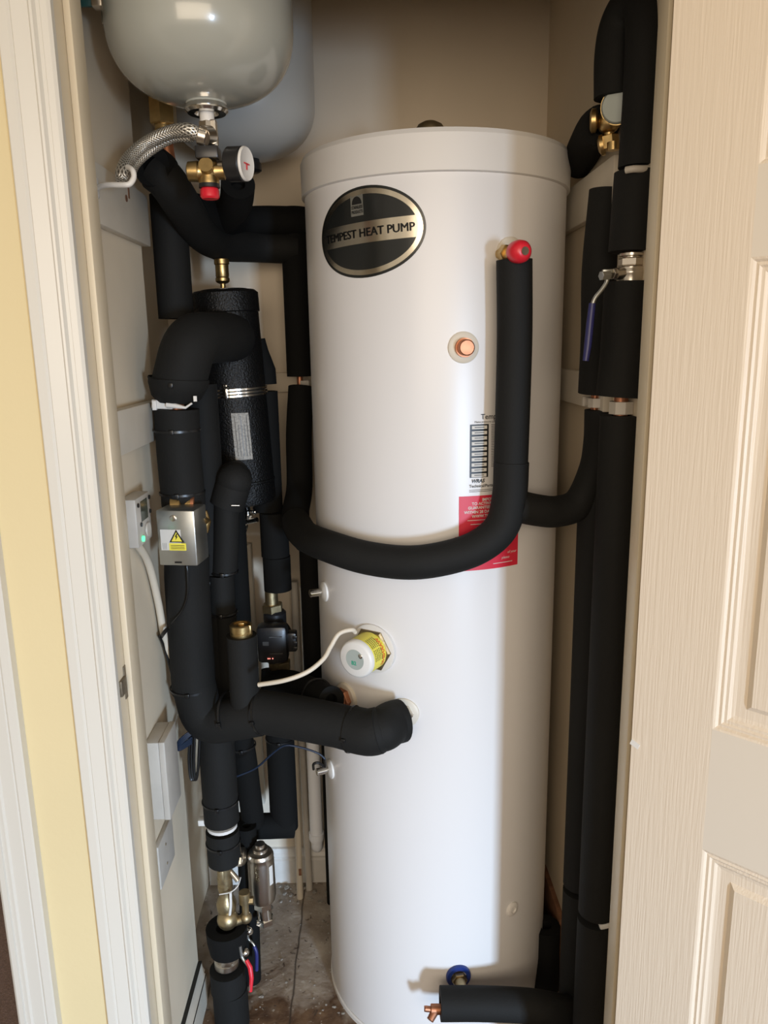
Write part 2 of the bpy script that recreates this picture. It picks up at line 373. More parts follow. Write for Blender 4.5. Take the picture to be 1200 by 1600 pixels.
# slab behind the moulded skin
co = [DP(0, DZ0, 0), DP(DW, DZ0, 0), DP(DW, DZ1, 0), DP(0, DZ1, 0), DP(0, DZ0, -DT), DP(DW, DZ0, -DT), DP(DW, DZ1, -DT), DP(0, DZ1, -DT)]
bb = MB(); bb.add(co, [(0, 3, 7, 4), (1, 5, 6, 2), (0, 4, 5, 1), (3, 2, 6, 7), (4, 7, 6, 5)])
door = struct('door_1', bb, 'jambp')
def rawobj(name, mb, m, parent, ang=12):
    me = bpy.data.meshes.new(name); me.from_pydata(mb.v, [], mb.f); me.update()
    me.polygons.foreach_set('use_smooth', [True]*len(me.polygons)); me.set_sharp_from_angle(angle=R(ang))
    me.materials.append(M[m]); o = bpy.data.objects.new(name, me); COL.objects.link(o); o.parent = parent; return o
rawobj('stile', bs, 'door', door); rawobj('rail', br, 'doorrail', door); rawobj('panel', bp, 'door', door, 8)
hb = MB()
for z in (0.25, 1.75):
    cyl(hb, DP(-0.004, z, -DT-0.003), DP(-0.004, z+0.075, -DT-0.003), 0.0045); 
obj('hinge', hb, 'steel', door)
tb = MB(); box(tb, DP(0.006, 0.965, 0.0008), (0.014, 0.0012, 0.009), Matrix.Rotation(-A, 3, 'Z') @ Matrix.Rotation(R(20), 3, 'Y'))
obj('tape_scrap', tb, 'white', door)

# battens
def solo(name, mb, m, label, cat, group=None, ang=38): return tag(obj(name, mb, m, None, ang), label, cat, group)
b = MB(); bx(b, LW, LW+0.018, 1.17, 1.605, 1.765, 1.86, .003)
t = solo('wooden_batten', b, 'batten', 'painted pipe batten on left wall beside the braided hose', 'batten', 'battens screwed to the cupboard walls')
b = MB(); lathe(b, [(0.0001, 0), (.006, 0), (.006, .0012), (0.0001, .0012)], PX(197, 310, LW+0.018), (1, 0, 0), 10); box(b, PX(201, 300, LW+0.0185), (.0012, .007, .022)); obj('paint_chip', b, 'wood', t)
b = MB(); bx(b, LW, LW+0.022, 1.17, 1.585, 1.392, 1.468, .003)
t = solo('wooden_batten', b, 'batten', 'painted pipe batten on left wall above the thermostat with chipped end', 'batten', 'battens screwed to the cupboard walls')
b = MB(); box(b, (LW+0.0225, 1.565, 1.425), (.0012, .018, .038)); obj('paint_chip', b, 'wood', t)
b = MB(); bx(b, RW-0.018, RW, 1.42, 2.02, 1.80, 1.885, .003)
solo('wooden_batten', b, 'batten', 'upper painted batten on right wall beside the tank rim', 'batten', 'battens screwed to the cupboard walls')
b = MB(); bx(b, RW-0.018, RW, 1.42, 2.02, 1.44, 1.51, .003)
solo('wooden_batten', b, 'batten', 'lower painted batten on right wall behind the white pipe clips', 'batten', 'battens screwed to the cupboard walls')
z0, z1 = P(440, 612, BW).z, P(440, 582, BW).z
b = MB(); bx(b, -0.505, 0.45, BW-0.02, BW, z0, z1, .002)
solo('wooden_batten', b, 'wallb', 'painted horizontal batten on back wall behind the black cylinder', 'batten', 'battens screwed to the cupboard walls')
p = P(402, 1257, BW-0.03)
b = MB(); bx(b, p.x-0.022, p.x+0.022, BW-0.03, BW, p.z, 1.05, .002)
solo('wooden_batten', b, 'batten', 'upright painted batten low on back wall behind the circulation pump', 'batten', 'battens screwed to the cupboard walls')
b = MB(); q = PX(868, 1440, RW-0.006); bx(b, RW-0.012, RW, 1.60, 1.80, 0, 0.20, .001); solo('timber_block', b, 'wood', 'bare reddish timber offcut low on the right wall behind tank', 'timber')

# ================================================================ hot water tank
ZB, ZT = 0.055, 1.930
tank = thing('hot_water_cylinder', 'tall white insulated hot water cylinder standing in the middle of the cupboard', 'water tank', (CX, CY, 0))
b = MB(); lathe(b, [(TR-.004, 0.0), (TR, 0.003), (TR, 0.5), (TR, 1.86)], (CX, CY, 0.012), n=128); obj('jacket', b, 'tank', tank)
b = MB(); lathe(b, [(TR+.001, 1.862), (TR+.006, 1.864), (TR+.007, 1.925), (TR+.003, 1.9335), (TR-.01, 1.937), (0.05, 1.945), (0, 1.945)], (CX, CY, 0), n=128); obj('lid', b, 'tankcap', tank, 25)
b = MB(); lathe(b, [(TR-.006, 0.0), (TR+.003, 0.0), (TR+.003, 0.010), (TR+.0005, 0.013)], (CX, CY, 0.0), n=128); obj('base_ring', b, 'tankcap', tank)
b = MB(); c = P(672, 200, CY-0.05); tz = P(672, 190, CY-0.05).z-1.944; lathe(b, [(.030, 0), (.030, tz-.016), (.024, tz-.006), (.012, tz), (0, tz)], (c.x, c.y, 1.944), n=24); obj('top_fitting', b, 'brass_dull', tank)
def TS(px, py, off=0.0, zoff=0):
    r = ray(px, py); a = r.x**2+r.y**2; ox, oy = -CX, -CY; bb_ = 2*(r.x*ox+r.y*oy); cc = ox*ox+oy*oy-(TR+off)**2
    t = (-bb_-math.sqrt(max(bb_*bb_-4*a*cc, 0)))/(2*a); return O+r*t
def uvz(px, py): p = TS(px, py); return math.atan2(p.x-CX, -(p.y-CY))*TR, p.z
def W(u, v, off=0.0008): ph = u/TR; return V((CX+(TR+off)*math.sin(ph), CY-(TR+off)*math.cos(ph), v))
def NRM(px, py): p = TS(px, py); return V((p.x-CX, p.y-CY, 0)).normalized()
def patch(mb, u0, u1, v0, v1, off, rot=0, n=14, c=None):
    c = c or ((u0+u1)/2, (v0+v1)/2); vs = []; 
    for i in range(n+1):
        for v in (v0, v1):
            uu = u0+(u1-u0)*i/n-c[0]; vv = v-c[1]
            vs.append(W(c[0]+uu*math.cos(rot)-vv*math.sin(rot), c[1]+uu*math.sin(rot)+vv*math.cos(rot), off))
    mb.add(vs, [(2*i, 2*i+2, 2*i+3, 2*i+1) for i in range(n)])
# oval badge
uc, vc = uvz(584, 359); uL = uvz(503, 365)[0]; uR = uvz(666, 355)[0]; vT = uvz(585, 288)[1]; vB = uvz(585, 433)[1]
uc = (uL+uR)/2; ra, rb = (uR-uL)/2, (vT-vB)/2; vc = (vT+vB)/2; rot = R(BADGE) if 'BADGE' in globals() else R(2.5)
def ell(mb, a1, b1, a0, b0, off, k=8, n=72):
    vs = []; fs = []
    for i in range(k+1):
        t = i/k
        for j in range(n):
            th = 2*math.pi*j/n; x = (a0+(a1-a0)*t)*math.cos(th); y = (b0+(b1-b0)*t)*math.sin(th)
            vs.append(W(uc+x*math.cos(rot)-y*math.sin(rot), vc+x*math.sin(rot)+y*math.cos(rot), off))
    for i in range(k):
        for j in range(n): fs.append((i*n+j, i*n+(j+1) % n, (i+1)*n+(j+1) % n, (i+1)*n+j))
    mb.add(vs, fs)
b = MB(); ell(b, ra, rb, 0.0001, 0.0001, .0006); badge = obj('oval_badge', b, 'blackgloss', tank)
b = MB(); ell(b, ra-.005, rb-.005, ra-.014, rb-.014, .0010, 2)
bh = 0.0185; a1, b1 = ra-.012, rb-.012; vs = []; N = 40
for i in range(N+1):
    x = -a1+2*a1*i/N; yy = min(bh, b1*math.sqrt(max(0, 1-(x/a1)**2)))
    for y in (-yy, yy): vs.append(W(uc+x*math.cos(rot)-y*math.sin(rot), vc+x*math.sin(rot)+y*math.cos(rot), .0010))
b.add(vs, [(2*i, 2*i+2, 2*i+3, 2*i+1) for i in range(N)]); obj('badge_band', b, 'foil', badge)
def bmap(x0, y0, off=.0014):
    def f(x, y): x += x0; y += y0; return W(uc+x*math.cos(rot)-y*math.sin(rot), vc+x*math.sin(rot)+y*math.cos(rot), off)
    return f
b = MB()
for sx_, sy_ in ((-.0007, 0), (.0007, 0), (0, .0003), (0, -.0003)): text_w(b, 'TEMPEST HEAT PUMP', 0.0205, bmap(-a1+.0065+sx_, -.0072+sy_, .0014+.00004*(sx_ > 0)+.00002*(sy_ > 0)), width=2*a1-.015); obj('badge_lettering', b, 'black', badge)
b = MB()
x0 = -.013
for i in range(20):
    for y0, y1 in [(.030, .068)]:
        pass
vs = [bmap(0, 0, .0011)(x, y) for x, y in [(x0-.014, .030), (x0+.014, .030), (x0+.014, .066), (x0-.014, .066)]]; b.add(vs, [(0, 1, 2, 3)]); obj('badge_logo_plate', b, 'steel', badge)
b = MB()
text_w(b, 'STAINLESS', 0.0075, bmap(x0-.0125, .0425, .0015), bold=.0002, width=.025); text_w(b, 'PRODUCTS', 0.0075, bmap(x0-.0125, .0345, .0015), bold=.0002, width=.025)
vs = [bmap(0, 0, .0015)(x0+.011*math.cos(math.pi*i/12), .050+.0135*math.sin(math.pi*i/12)) for i in range(13)]; b.add(vs, [tuple(range(13))])
obj('badge_logo_print', b, 'black', badge)
# data label and red labels
u0 = uvz(734, 700)[0]; u1 = uvz(763, 700)[0]; vt = uvz(748, 663)[1]; vb = uvz(748, 746)[1]
b = MB(); patch(b, u0, u1, vb, vt, .0006); dl = obj('data_table_label', b, 'black', tank)
b = MB(); hh = (vt-vb)/10
for i in range(10): patch(b, u0+.0035, u1-.0035, vt-hh*(i+1)+.0012, vt-hh*i-.0026, .0010, n=4)
obj('table_cells', b, 'paper', dl)
b = MB()
for i in range(10):
    patch(b, u0+.009, u1-.009, vt-hh*(i+.5)-.0012, vt-hh*(i+.5)+.0002, .0013, n=2)
def tline(s, px, py, hpx, **k):
    u, v = uvz(px, py); text_w(b, s, hpx*1.45/1200*1.4, lambda x, y: W(u+x, v+y, .0013), **k)
tline('Tempest', 751, 655, 8.2, bold=.0001)
tline('Mains pressure cylinder', 741, 661, 3.2)
tline('WRAS', 736, 754.5, 5.6, bold=.0003, shear=.25)
tline('Technical/Parts here', 733, 762, 4.6, bold=.0001)
for yy in (766.5, 769): 
    u, v = uvz(733, yy); patch(b, u, u+.05, v, v+.0008, .0012)
for i in range(26):
    u, v = uvz(767, 664+i*2.6); patch(b, u, u+random.uniform(.02, .03), v, v+.0009, .0012, n=2)
obj('label_print', b, 'black', dl)
b = MB(); u0, v1 = uvz(717, 776); u1 = uvz(800, 776)[0]; v0 = uvz(717, 838)[1]; patch(b, u0, u1, v0, v1, .0006)
rl = obj('red_label', b, 'redlab', tank)
b = MB()
tline('IMPORTANT', 753, 782.5, 4.6, bold=.0002); tline('TO ACTIVATE YOUR', 737, 789.5, 4.6, bold=.0002); tline('GUARANTEE YOU MUST', 731, 796, 4.6, bold=.0002)
tline('WITHIN 28 DAYS OF', 725, 803, 4.6, bold=.0002); tline('WWW.TCLPOR', 737, 809, 4.6, bold=.0002)
for px, yy, wd in ((730, 814, .05), (735, 820, .045)):
    u, v = uvz(px, yy); patch(b, u, u+wd, v, v+.0012, .0012)
tline('0345', 742, 831.5, 8, bold=.0003); obj('label_print', b, 'paper', rl)
b = MB(); u0, v1 = uvz(711, 839); u1 = uvz(809, 835)[0]; v0 = uvz(712, 893)[1]; patch(b, u0, u1, v0, v1, .0009, rot=0)
rl = obj('red_label', b, 'redlab', tank)
b = MB(); tline('WARNING', 730, 850, 5.5, bold=.0002); tline('of your', 792, 864, 4.5, shear=.2); tline('please', 783, 873, 4.5, shear=.2)
u, v = uvz(770, 881); patch(b, u, u+.045, v, v+.0012, .0014); obj('label_print', b, 'paper', rl)
# seals and stubs on the jacket
def seal(px, py, r, m='flange'):
    p = TS(px, py); n = NRM(px, py); b = MB(); lathe(b, [(r, -0.004), (r, .0025), (r-.003, .005), (r*.45, .0055), (r*.4, .003), (0.0001, .003)], p, n, 40)
    return obj('port_seal', b, m, tank), p, n
s, p, n = seal(724, 543, .0285)
b = MB(); cyl(b, p, p+n*.014, .0175); cyl(b, p+n*.012, p+n*.030, .0145, bev=.002); st = obj('copper_stub', b, 'copper', tank)
s, p, n = seal(797, 397, .030)
s, p2, n2 = seal(800, 1420, .0165, 'tankcap')
# ---- immersion heater
p = TS(583, 1013); n = NRM(583, 1013)
imm = thing('immersion_heater', 'round white immersion heater with yellow warning label screwed into tank front', 'heater', p)
b = MB(); lathe(b, [(.052, -.004), (.052, .003), (.048, .005), (.0001, .005)], p, n, 48); obj('seal', b, 'tankcap', imm)
b = MB(); hexn(b, p+n*.002, p+n*.012, .0465); obj('hex_boss', b, 'brass_dull', imm)
b = MB(); cyl(b, p+n*.010, p+n*.056, .0385, n=48, bev=.001); cp = obj('body', b, 'ylab', imm)
b = MB(); lathe(b, [(.0395, 0), (.0395, .004), (.037, .009), (.0335, .011), (.0001, .011)], p+n*.056, n, 48); fc = obj('cap', b, 'white', imm)
pc = p+n*.067; side = V((0, 0, 1)).cross(n).normalized()
def imap(x, y, off): return pc+side*x+V((0, 0, 1))*y+n*off
b = MB(); b.add([imap(.021*math.cos(2*math.pi*i/32), .021*math.sin(2*math.pi*i/32), .0004) for i in range(32)], [tuple(range(32))]); obj('face_label', b, 'greyface', fc)
b = MB(); text_w(b, 'B2', .011, lambda x, y: imap(x-.008, y-.011, .0009), bold=.0004)
obj('label_print', b, 'green', fc)
b = MB(); q = pc+side*.0145+V((0, 0, .010)); lathe(b, [(.0045, -.002), (.0045, .002), (.003, .003), (.0001, .003)], q, n, 16); obj('screw', b, 'chrome', fc)
def cylmap(th, h, off=.0007):
    rr = .0385+off; return p+n*h+(V((0, 0, 1))*math.cos(th)+side*math.sin(th))*rr
b = MB(); text_w(b, 'WARNING', .0125, lambda x, y: cylmap((x)/.0385+.55, .0175+y), bold=.0004); obj('warning_print', b, 'oran', cp)
b = MB()
for k in range(5):
    h = .0265+k*.0055
    for th0 in (.35, 1.05):
        for i in range(7):
            a0 = th0+i*.09+random.uniform(0, .02); a1_ = a0+.065; b.add([cylmap(a0, h), cylmap(a1_, h), cylmap(a1_, h+.002), cylmap(a0, h+.002)], [(0, 1, 2, 3)])
obj('warning_small_print', b, 'black', cp)
pth = catmull([P(555, 988, 1.425), P(549, 984, 1.415), P(530, 990, 1.41), P(517, 1010, 1.40), P(505, 1030, 1.385), P(480, 1050, 1.37), P(445, 1063, 1.365), P(404, 1070, 1.38)], 8)
b = MB(); sweep(b, pth, .0045, 12); solo('heater_cable', b, 'cable', 'cream cable looping from immersion heater to the insulated pipes', 'cable')
# ---- thermostat pockets on tank's left side
for (px, py, qx, qy, lab) in ((503, 924, 484, 922, 'upper chrome sensor pocket in white grommet on tank left side'), (514, 1201, 492, 1199, 'lower chrome sensor pocket with blue wire on tank left side')):
    ph = R(-68); zz = TS(px+8, py).z; p = V((CX+TR*math.sin(ph), CY-TR*math.cos(ph), P(px, py, 1.60).z)); n = V((math.sin(ph), -math.cos(ph), 0))
    t = thing('sensor_pocket', lab, 'sensor pocket', p, 'sensor pockets on the tank side')
    b = MB(); lathe(b, [(.022, -.003), (.022, .003), (.016, .006), (.008, .007), (.0001, .007)], p, n, 28); obj('grommet', b, 'white', t)
    b = MB(); cyl(b, p+n*.006, p+n*.012, .004); cyl(b, p+n*.010, p+n*.034, .0085, bev=.001); obj('pocket', b, 'chrome', t)
    tp = V((-n.y*1, n.x, 0)); b = MB(); cyl(b, p+n*.006, p+n*.007+V((.012, -.004, .014)), .0014, n=8); obj('locking_tail', b, 'white', t)
    lowp = p+n*.034

# ================================================================ pipe helper
def run(label, segs, group=None, copper=None, ties=(), base=None, mt='foam', extra=None):
    """segs = [(points, radius)] ; one foam sleeve each"""
    loc = V(base or segs[-1][0][-1])
    t = thing('insulated_pipe', label, 'pipe', loc, group)
    for pts, r in segs:
        b = MB(); sweep(b, pts, r, 28, True, inner=max((r[0] if isinstance(r, list) else r)*.42, .008)); obj('foam_sleeve', b, mt, t)
    if copper:
        for pts, r in copper: b = MB(); sweep(b, pts, r, 18); obj('copper_pipe', b, 'copper', t)
    for c, ax, r in ties: tie(t, c, ax, r)
    return t
def vert(px, py0, py1, Y, pyref=None):
    """points of a plumb pipe seen at px (at py0)"""
    a = P(px, py0, Y); r0 = ray(px, py1)
    # height of the lower end on the same plumb line
    zb = P(px, py1, Y).z; return V(a), V((a.x, a.y, zb))

# ---- discharge pipe in front of the tank + loop
rd = .0315
top = TS(803, 408, .046); a = TS(803, 470, .046)
pts = [TS(803, 408, .044), TS(804, 500, .044), TS(800, 600, .044), TS(796, 700, .045), TS(795, 770, .046)]
sl1 = catmull([TS(803.5, 406, .050), TS(804, 520, .050), TS(801, 640, .050), TS(798, 730, .050)], 8)
sl2 = catmull([TS(799, 722, .052), TS(796, 775, .052), TS(784, 822, .052), TS(750, 853, .050), TS(700, 871, .047), TS(640, 879, .045), TS(575, 872, .043), TS(520, 856, .043), P(478, 838, 1.60), P(462, 815, 1.70)], 8)
t = run('thick black foam covered discharge pipe running down the tank front and looping left', [(sl1, rd), (sl2, .0325)], base=sl2[-1])
br_ = catmull([TS(806, 790, .052), P(838, 797, 1.42), P(872, 799, 1.44), P(905, 785, 1.45), P(929, 735, 1.452), P(937, 690, 1.455), P(939, 640, 1.455)], 8)
run('foam covered branch pipe bending from tank discharge pipe up the right wall', [(br_, .0305)], base=br_[0])
# temperature relief valve
p = TS(783, 397); n = NRM(783, 397); tp = TS(803, 397, .048)
rv = thing('relief_valve', 'brass relief valve with red cap at top of discharge pipe', 'valve', p)
q = TS(791, 396, .028)
b = MB(); lathe(b, [(.012, 0), (.012, .02), (.015, .022), (.015, .045), (.011, .047)], p, (tp-p), 20); hexn(b, q-(tp-p).normalized()*.006, q+(tp-p).normalized()*.01, .0165); cyl(b, TS(803, 397, .048), TS(803, 412, .048), .013); sphere(b, tp, .0155, 10); obj('valve_body', b, 'brass', rv)
hx = (P(828, 392, 1.36)-tp).normalized()
hx = (P(825, 391, 1.34)-P(803, 394, 1.385)).normalized(); h0 = P(806, 394, 1.375)
b = MB(); lathe(b, [(.0155, -.006), (.0185, .0), (.0195, .012), (.018, .022), (.013, .028), (.009, .030), (.0001, .030)], h0, hx, 32); cp = obj('red_cap', b, 'red', rv)
b = MB(); lathe(b, [(.007, 0), (.007, .002), (.0001, .002)], h0+hx*.030, hx, 20); obj('cap_screw', b, 'chrome', cp)

# ================================================================ right hand pipes
Y1, Y2 = 1.32, 1.455
x1 = P(948, 1100, Y1).x; x2 = P(917, 1100, Y2).x
def zat(py, Y, px): return P(px, py, Y).z
r1, r2 = .0355, .034
def vp(x, Y, *zs): return [V((x, Y, z)) for z in zs]
g = 'foam covered pipes up the right wall'
zA = zat(638, Y1, 955); zBr = zat(1432, Y1, 930)
run('front black foam pipe on right wall, from floor up to the lower white clips',
    [(vp(x1, Y1, zA-.012, 1.0, .7, zBr+.012), r1), (vp(x1-.002, Y1, zBr-.004, .2, .01), r1-.001)], g, copper=[(vp(x1, Y1, zA+.05, 0.0), .011)], base=(x1, Y1, 0))
b = MB(); cyl(b, (x1, Y1, zBr-.01), (x1, Y1, zBr+.0), r1-.006); 
zA2 = zat(632, Y2, 930); zB2 = zat(1386, Y2, 900)
run('rear black foam pipe on right wall, just behind the front floor pipe',
    [(vp(x2, Y2, zat(760, Y2, 930), .9, .5, zB2+.008), r2), (vp(x2, Y2, zB2-.006, .2, .10), r2)], g, copper=[(vp(x2, Y2, zA2+.05, 0.09), .0085)], base=(x2, Y2, .1))
# upper sleeves
xu = P(985, 380, Y1).x
up = catmull([V((x1-.002, Y1, zat(620, Y1, 955))), V((x1+.002, Y1, zat(560, Y1, 960))), P(981, 500, Y1), P(985, 441, Y1)], 6)
t = run('black foam sleeve below the lever valve on right wall', [(up, .042)], g, copper=[([up[0]-V((0, 0, .06)), up[0]], .011), ([up[-1], up[-1]+V((0, 0, .05))], .011)], base=up[0])
up2 = [P(989, 394, Y1), P(994, 330, Y1), P(999, 270, Y1)]
arch = catmull([P(999, 262, Y1), P(1007, 150, Y1), P(1011, 60, Y1), P(1007, 8, Y1+.02), P(985, 12, Y1+.05), P(968, 44, Y1+.07), P(961, 90, Y1+.07), P(960, 152, Y1+.07)], 8)
run('arched black foam pipe at upper right, from lever valve over to the brass mixer', [(up2, .0395), (arch, .0335)], g, base=up2[0])
ru = catmull([V((x2-.006, Y2+.01, zat(614, Y2, 935))), P(936, 520, Y2), P(938, 420, Y2), P(950, 297, Y2)], 6)
run('slim black foam pipe behind the lever valve on right wall', [(ru, .033)], g, copper=[([ru[0]-V((0, 0, .05)), ru[0]], .0085)], base=ru[0])
# lever valve
c = P(986, 424, Y1-.01)
lv = thing('lever_valve', 'nickel lever valve with blue handle on upper right pipe', 'valve', c)
b = MB(); top_ = c+V((.002, 0, .030)); bot = c-V((0, 0, .022))
lathe(b, [(.015, .052), (.020, .050), (.020, .046), (.014, .045), (.014, .040)], bot, (0, 0, 1), 32)
hexn(b, bot+V((0, 0, .030)), bot+V((0, 0, .043)), .0215); lathe(b, [(.018, 0), (.0215, .002), (.0215, .016), (.0225, .018), (.0225, .022), (.021, .024), (.021, .028), (.018, .030)], bot, (0, 0, 1), 32)
st_ = P(950, 428, Y1-.03); cyl(b, c-V((0, .005, .002)), P(962, 428, Y1-.022), .0095); hexn(b, P(962, 428, Y1-.022), P(955, 428, Y1-.028), .009)
obj('valve_body', b, 'nickel', lv)
b = MB(); hp = [P(948, 424, Y1-.03), P(949, 440, Y1-.03), P(941, 452, Y1-.032), P(929, 466, Y1-.034), P(925, 478, Y1-.035), P(920, 520, Y1-.037), P(915.5, 562, Y1-.038)]
fp = fillet(hp, .006, 4); sweep(b, fp, .0035, 10); box(b, P(949, 424, Y1-.03), (.016, .008, .006), None, .001); hexn(b, P(952, 430, Y1-.03), P(939, 431, Y1-.036), .0075)
ld = obj('lever', b, 'steel', lv)
b = MB(); sweep(b, [P(925.5, 474, Y1-.035), P(922, 505, Y1-.036), P(918.5, 540, Y1-.037), P(915, 564, Y1-.038)], [.0055, .0062, .0062, .005], 14); obj('blue_grip', b, 'bluegrip', ld)
# brass mixer near the top right
mc = P(951, 190, Y1+.085)
mx = thing('mixing_valve', 'brass valve with pale cap beside upper right pipe arch', 'valve', mc)
b = MB(); sphere(b, mc, .020, 12); cyl(b, P(950, 148, Y1+.08), mc, .0095); cyl(b, mc, P(952, 228, Y1+.085), .0085)
lathe(b, [(.012, 0), (.019, .003), (.019, .010), (.013, .013)], P(945, 188, Y1+.085)-V((.012, 0, 0)), (-1, .3, 0), 24); hexn(b, P(951, 212, Y1+.085), P(953, 234, Y1+.085), .0165); cyl(b, P(958, 222, Y1+.07), P(958, 235, Y1+.07), .01)
lathe(b, [(.017, 0), (.017, .006), (.010, .010)], P(944, 226, Y1+.085), (-.9, .4, -.2), 24)
obj('valve_body', b, 'brass', mx)
b = MB(); lathe(b, [(.027, 0), (.027, .006), (.024, .010), (.0001, .011)], P(966, 166, Y1+.06), V((-.35, -.8, -.15)), 32); cp = obj('pale_cap', b, 'greyface', mx)
b = MB(); lathe(b, [(.026, -.003), (.0285, -.003), (.0285, .002), (.026, .002)], P(966, 166, Y1+.06), V((-.35, -.8, -.15)), 32, ring=True); obj('cap_ring', b, 'brass', cp)
dg = catmull([P(938, 196, Y1+.10), P(928, 205, Y1+.15), P(912, 235, Y1+.26), P(905, 252, Y1+.34)], 6)
run('short slanted black foam pipe joining brass mixer to back of the tank', [(dg, [.026, .029]+[.0335]*(len(dg)-2))], base=dg[-1]) if False else None
t = thing('insulated_pipe', 'short slanted black foam pipe behind tank rim at right', 'pipe', dg[-1]); b = MB(); sweep(b, dg, .033, 28, True, inner=.014); obj('foam_sleeve', b, 'foam_shaded', t)
# clips
def clip(c, toward, label, s=.026, hgt=.017):
    c = V(c); t = thing('pipe_clip', label, 'pipe clip', c, 'white plastic pipe clips'); d = V(toward).normalized(); q = Matrix((d, V((0, 0, 1)).cross(d), V((0, 0, 1)))).transposed()
    b = MB(); lathe(b, [(s*.5, -hgt/2), (s*.72, -hgt/2), (s*.72, hgt/2), (s*.5, hgt/2)], c, (0, 0, 1), 8, ring=True); obj('clip_ring', b, 'wplas', t)
    b = MB(); box(b, c+d*(s*.7+.012), (.026, s*.55, hgt*.9), q, .001); box(b, c+d*(s*.7+.022), (.006, s*.9, hgt*1.1), q, .001); obj('clip_foot', b, 'wplas', t)
    return t
clip((x1, Y1, zat(637, Y1, 960)), (1, .1, 0), 'front white clip holding copper pipe on right wall', .030, .021)
clip((x2-.004, Y2, zat(629, Y2, 935)), (-.2, 1, 0), 'small white clip behind front clip on right wall', .026, .017)
b = MB(); c = P(996, 265, Y1-.034); sweep(b, catmull([P(978, 266, Y1-.031), P(990, 264, Y1-.038), P(1006, 264, Y1-.036), P(1022, 263, Y1-.02), P(1032, 262, Y1)], 5), .0055, 10)
t = solo('pipe_clip', b, 'wplas', 'white clip across upper foam pipe beside door lining', 'pipe clip', 'white plastic pipe clips')
b = MB(); c = V((x2+.012, Y2-.020, zB2+.001)); box(b, c, (.030, .026, .018), Matrix.Rotation(R(20), 3, 'Y'), .002); solo('pipe_clip', b, 'white', 'white clip showing at joint of rear right floor pipe', 'pipe clip', 'white plastic pipe clips')
b = MB(); c = V((x1+.016, Y1-.020, zBr+.004)); box(b, c, (.036, .022, .012), Matrix.Rotation(R(-14), 3, 'Y'), .002); solo('pipe_clip', b, 'white', 'white clip showing at joint of front right floor pipe', 'pipe clip', 'white plastic pipe clips')
# rear bottom right stub
pq = [P(872, 1450, 1.60), P(873, 1500, 1.60), P(882, 1570, 1.58)]
pq = [V((.405, 1.60, .185)), V((.405, 1.60, .11)), V((.400, 1.57, .035))]
run('short black foam pipe low behind the right floor pipes', [(pq, .036)], base=pq[-1], mt='foam_shaded')
# cold feed at the bottom front
zc = P(760, 1568, 1.365).z
cf = [P(688, 1568, 1.365), P(750, 1568, 1.365), P(820, 1571, 1.37), P(862, 1577, 1.385), P(896, 1584, 1.42)]
t = run('horizontal black foam pipe across the bottom front of tank', [(catmull(cf, 6), .0335)], base=cf[0])
p = TS(716, 1524); n = NRM(716, 1524); 
t = thing('inlet_fitting', 'blue ringed inlet fitting low on the tank front', 'fitting', p)
b = MB(); lathe(b, [(.018, -.003), (.027, -.003), (.028, .004), (.026, .008), (.018, .008)], p, n, 36, ring=True); obj('blue_ring', b, 'blue', t)
b = MB(); cyl(b, p-n*.002, p+n*.05, .0115); hexn(b, p+n*.004, p+n*.018, .017); obj('threaded_stub', b, 'brass_dull', t)
c = P(680, 1578, 1.365)
t = thing('drain_cock', 'small bronze drain cock at left end of bottom pipe', 'drain cock', c)
b = MB(); cyl(b, P(690, 1577, 1.365), P(673, 1577, 1.365), .0105, bev=.001); cyl(b, P(673, 1577, 1.365), P(664, 1576, 1.365), .006); box(b, P(665, 1576, 1.365), (.006, .004, .012)); cyl(b, P(681, 1578, 1.365), P(672, 1594, 1.35), .0085, .0075); obj('cock_body', b, 'copper', t)

# ================================================================ expansion vessels
c = P(314, 60, 1.335); vx, vy = c.x, 1.335; zbot = P(318, 163, vy).z; rv_ = .1440
t1 = thing('expansion_vessel', 'large grey expansion vessel nearest the viewer at upper left', 'expansion vessel', (vx, vy, zbot), 'grey expansion vessels')
b = MB(); dome = [(rv_*math.sin(math.pi/2*i/24)**0.82, .112*(1-math.cos(math.pi/2*i/24)**0.82)) for i in range(25)]
lathe(b, dome+[(rv_, .22), (rv_, .45), (rv_*.98, .47), (rv_*.7, .54), (0, .56)], (vx, vy, zbot), n=72); obj('vessel_body', b, 'grey', t1)
b = MB(); lathe(b, [(.030, .004), (.030, .0), (.034, -.006), (.034, -.010), (.030, -.014), (.019, -.014), (.017, -.008), (.0001, -.008)], (vx+.002, vy, zbot), (0, 0, 1), 40); obj('bottom_flange', b, 'chrome', t1)
b = MB(); cyl(b, (vx+.002, vy, zbot-.006), (vx+.002, vy, zbot-.028), .0115); obj('outlet_nipple', b, 'white', t1)
b = MB(); lathe(b, [(.031, -.001), (.036, .010), (.040, .016), (.030, .02)], (vx+.002, vy, zbot), (0, 0, 1), 40); obj('collar', b, 'grey', t1)
c = P(385, 150, 1.81); v2x, v2y = c.x-.012, 1.81; z2 = P(385, 250, v2y).z
t2 = thing('expansion_vessel', 'second blue-grey expansion vessel hanging behind the front one', 'expansion vessel', (v2x, v2y, z2), 'grey expansion vessels')
b = MB(); r_ = .158; dome = [(r_*math.sin(math.pi/2*i/24)**0.84, .115*(1-math.cos(math.pi/2*i/24)**0.84)) for i in range(25)]
lathe(b, dome+[(r_, .22), (r_, .48), (r_*.7, .55), (0, .57)], (v2x, v2y, z2), n=72); obj('vessel_body', b, 'grey2', t2)
b = MB(); lathe(b, [(.020, .01), (.022, -.004), (.026, -.008), (.026, -.022), (.020, -.026), (.0001, -.026)], (P(390, 255, v2y).x, v2y, z2), (0, 0, 1), 32); obj('bottom_flange', b, 'pumpm', t2)
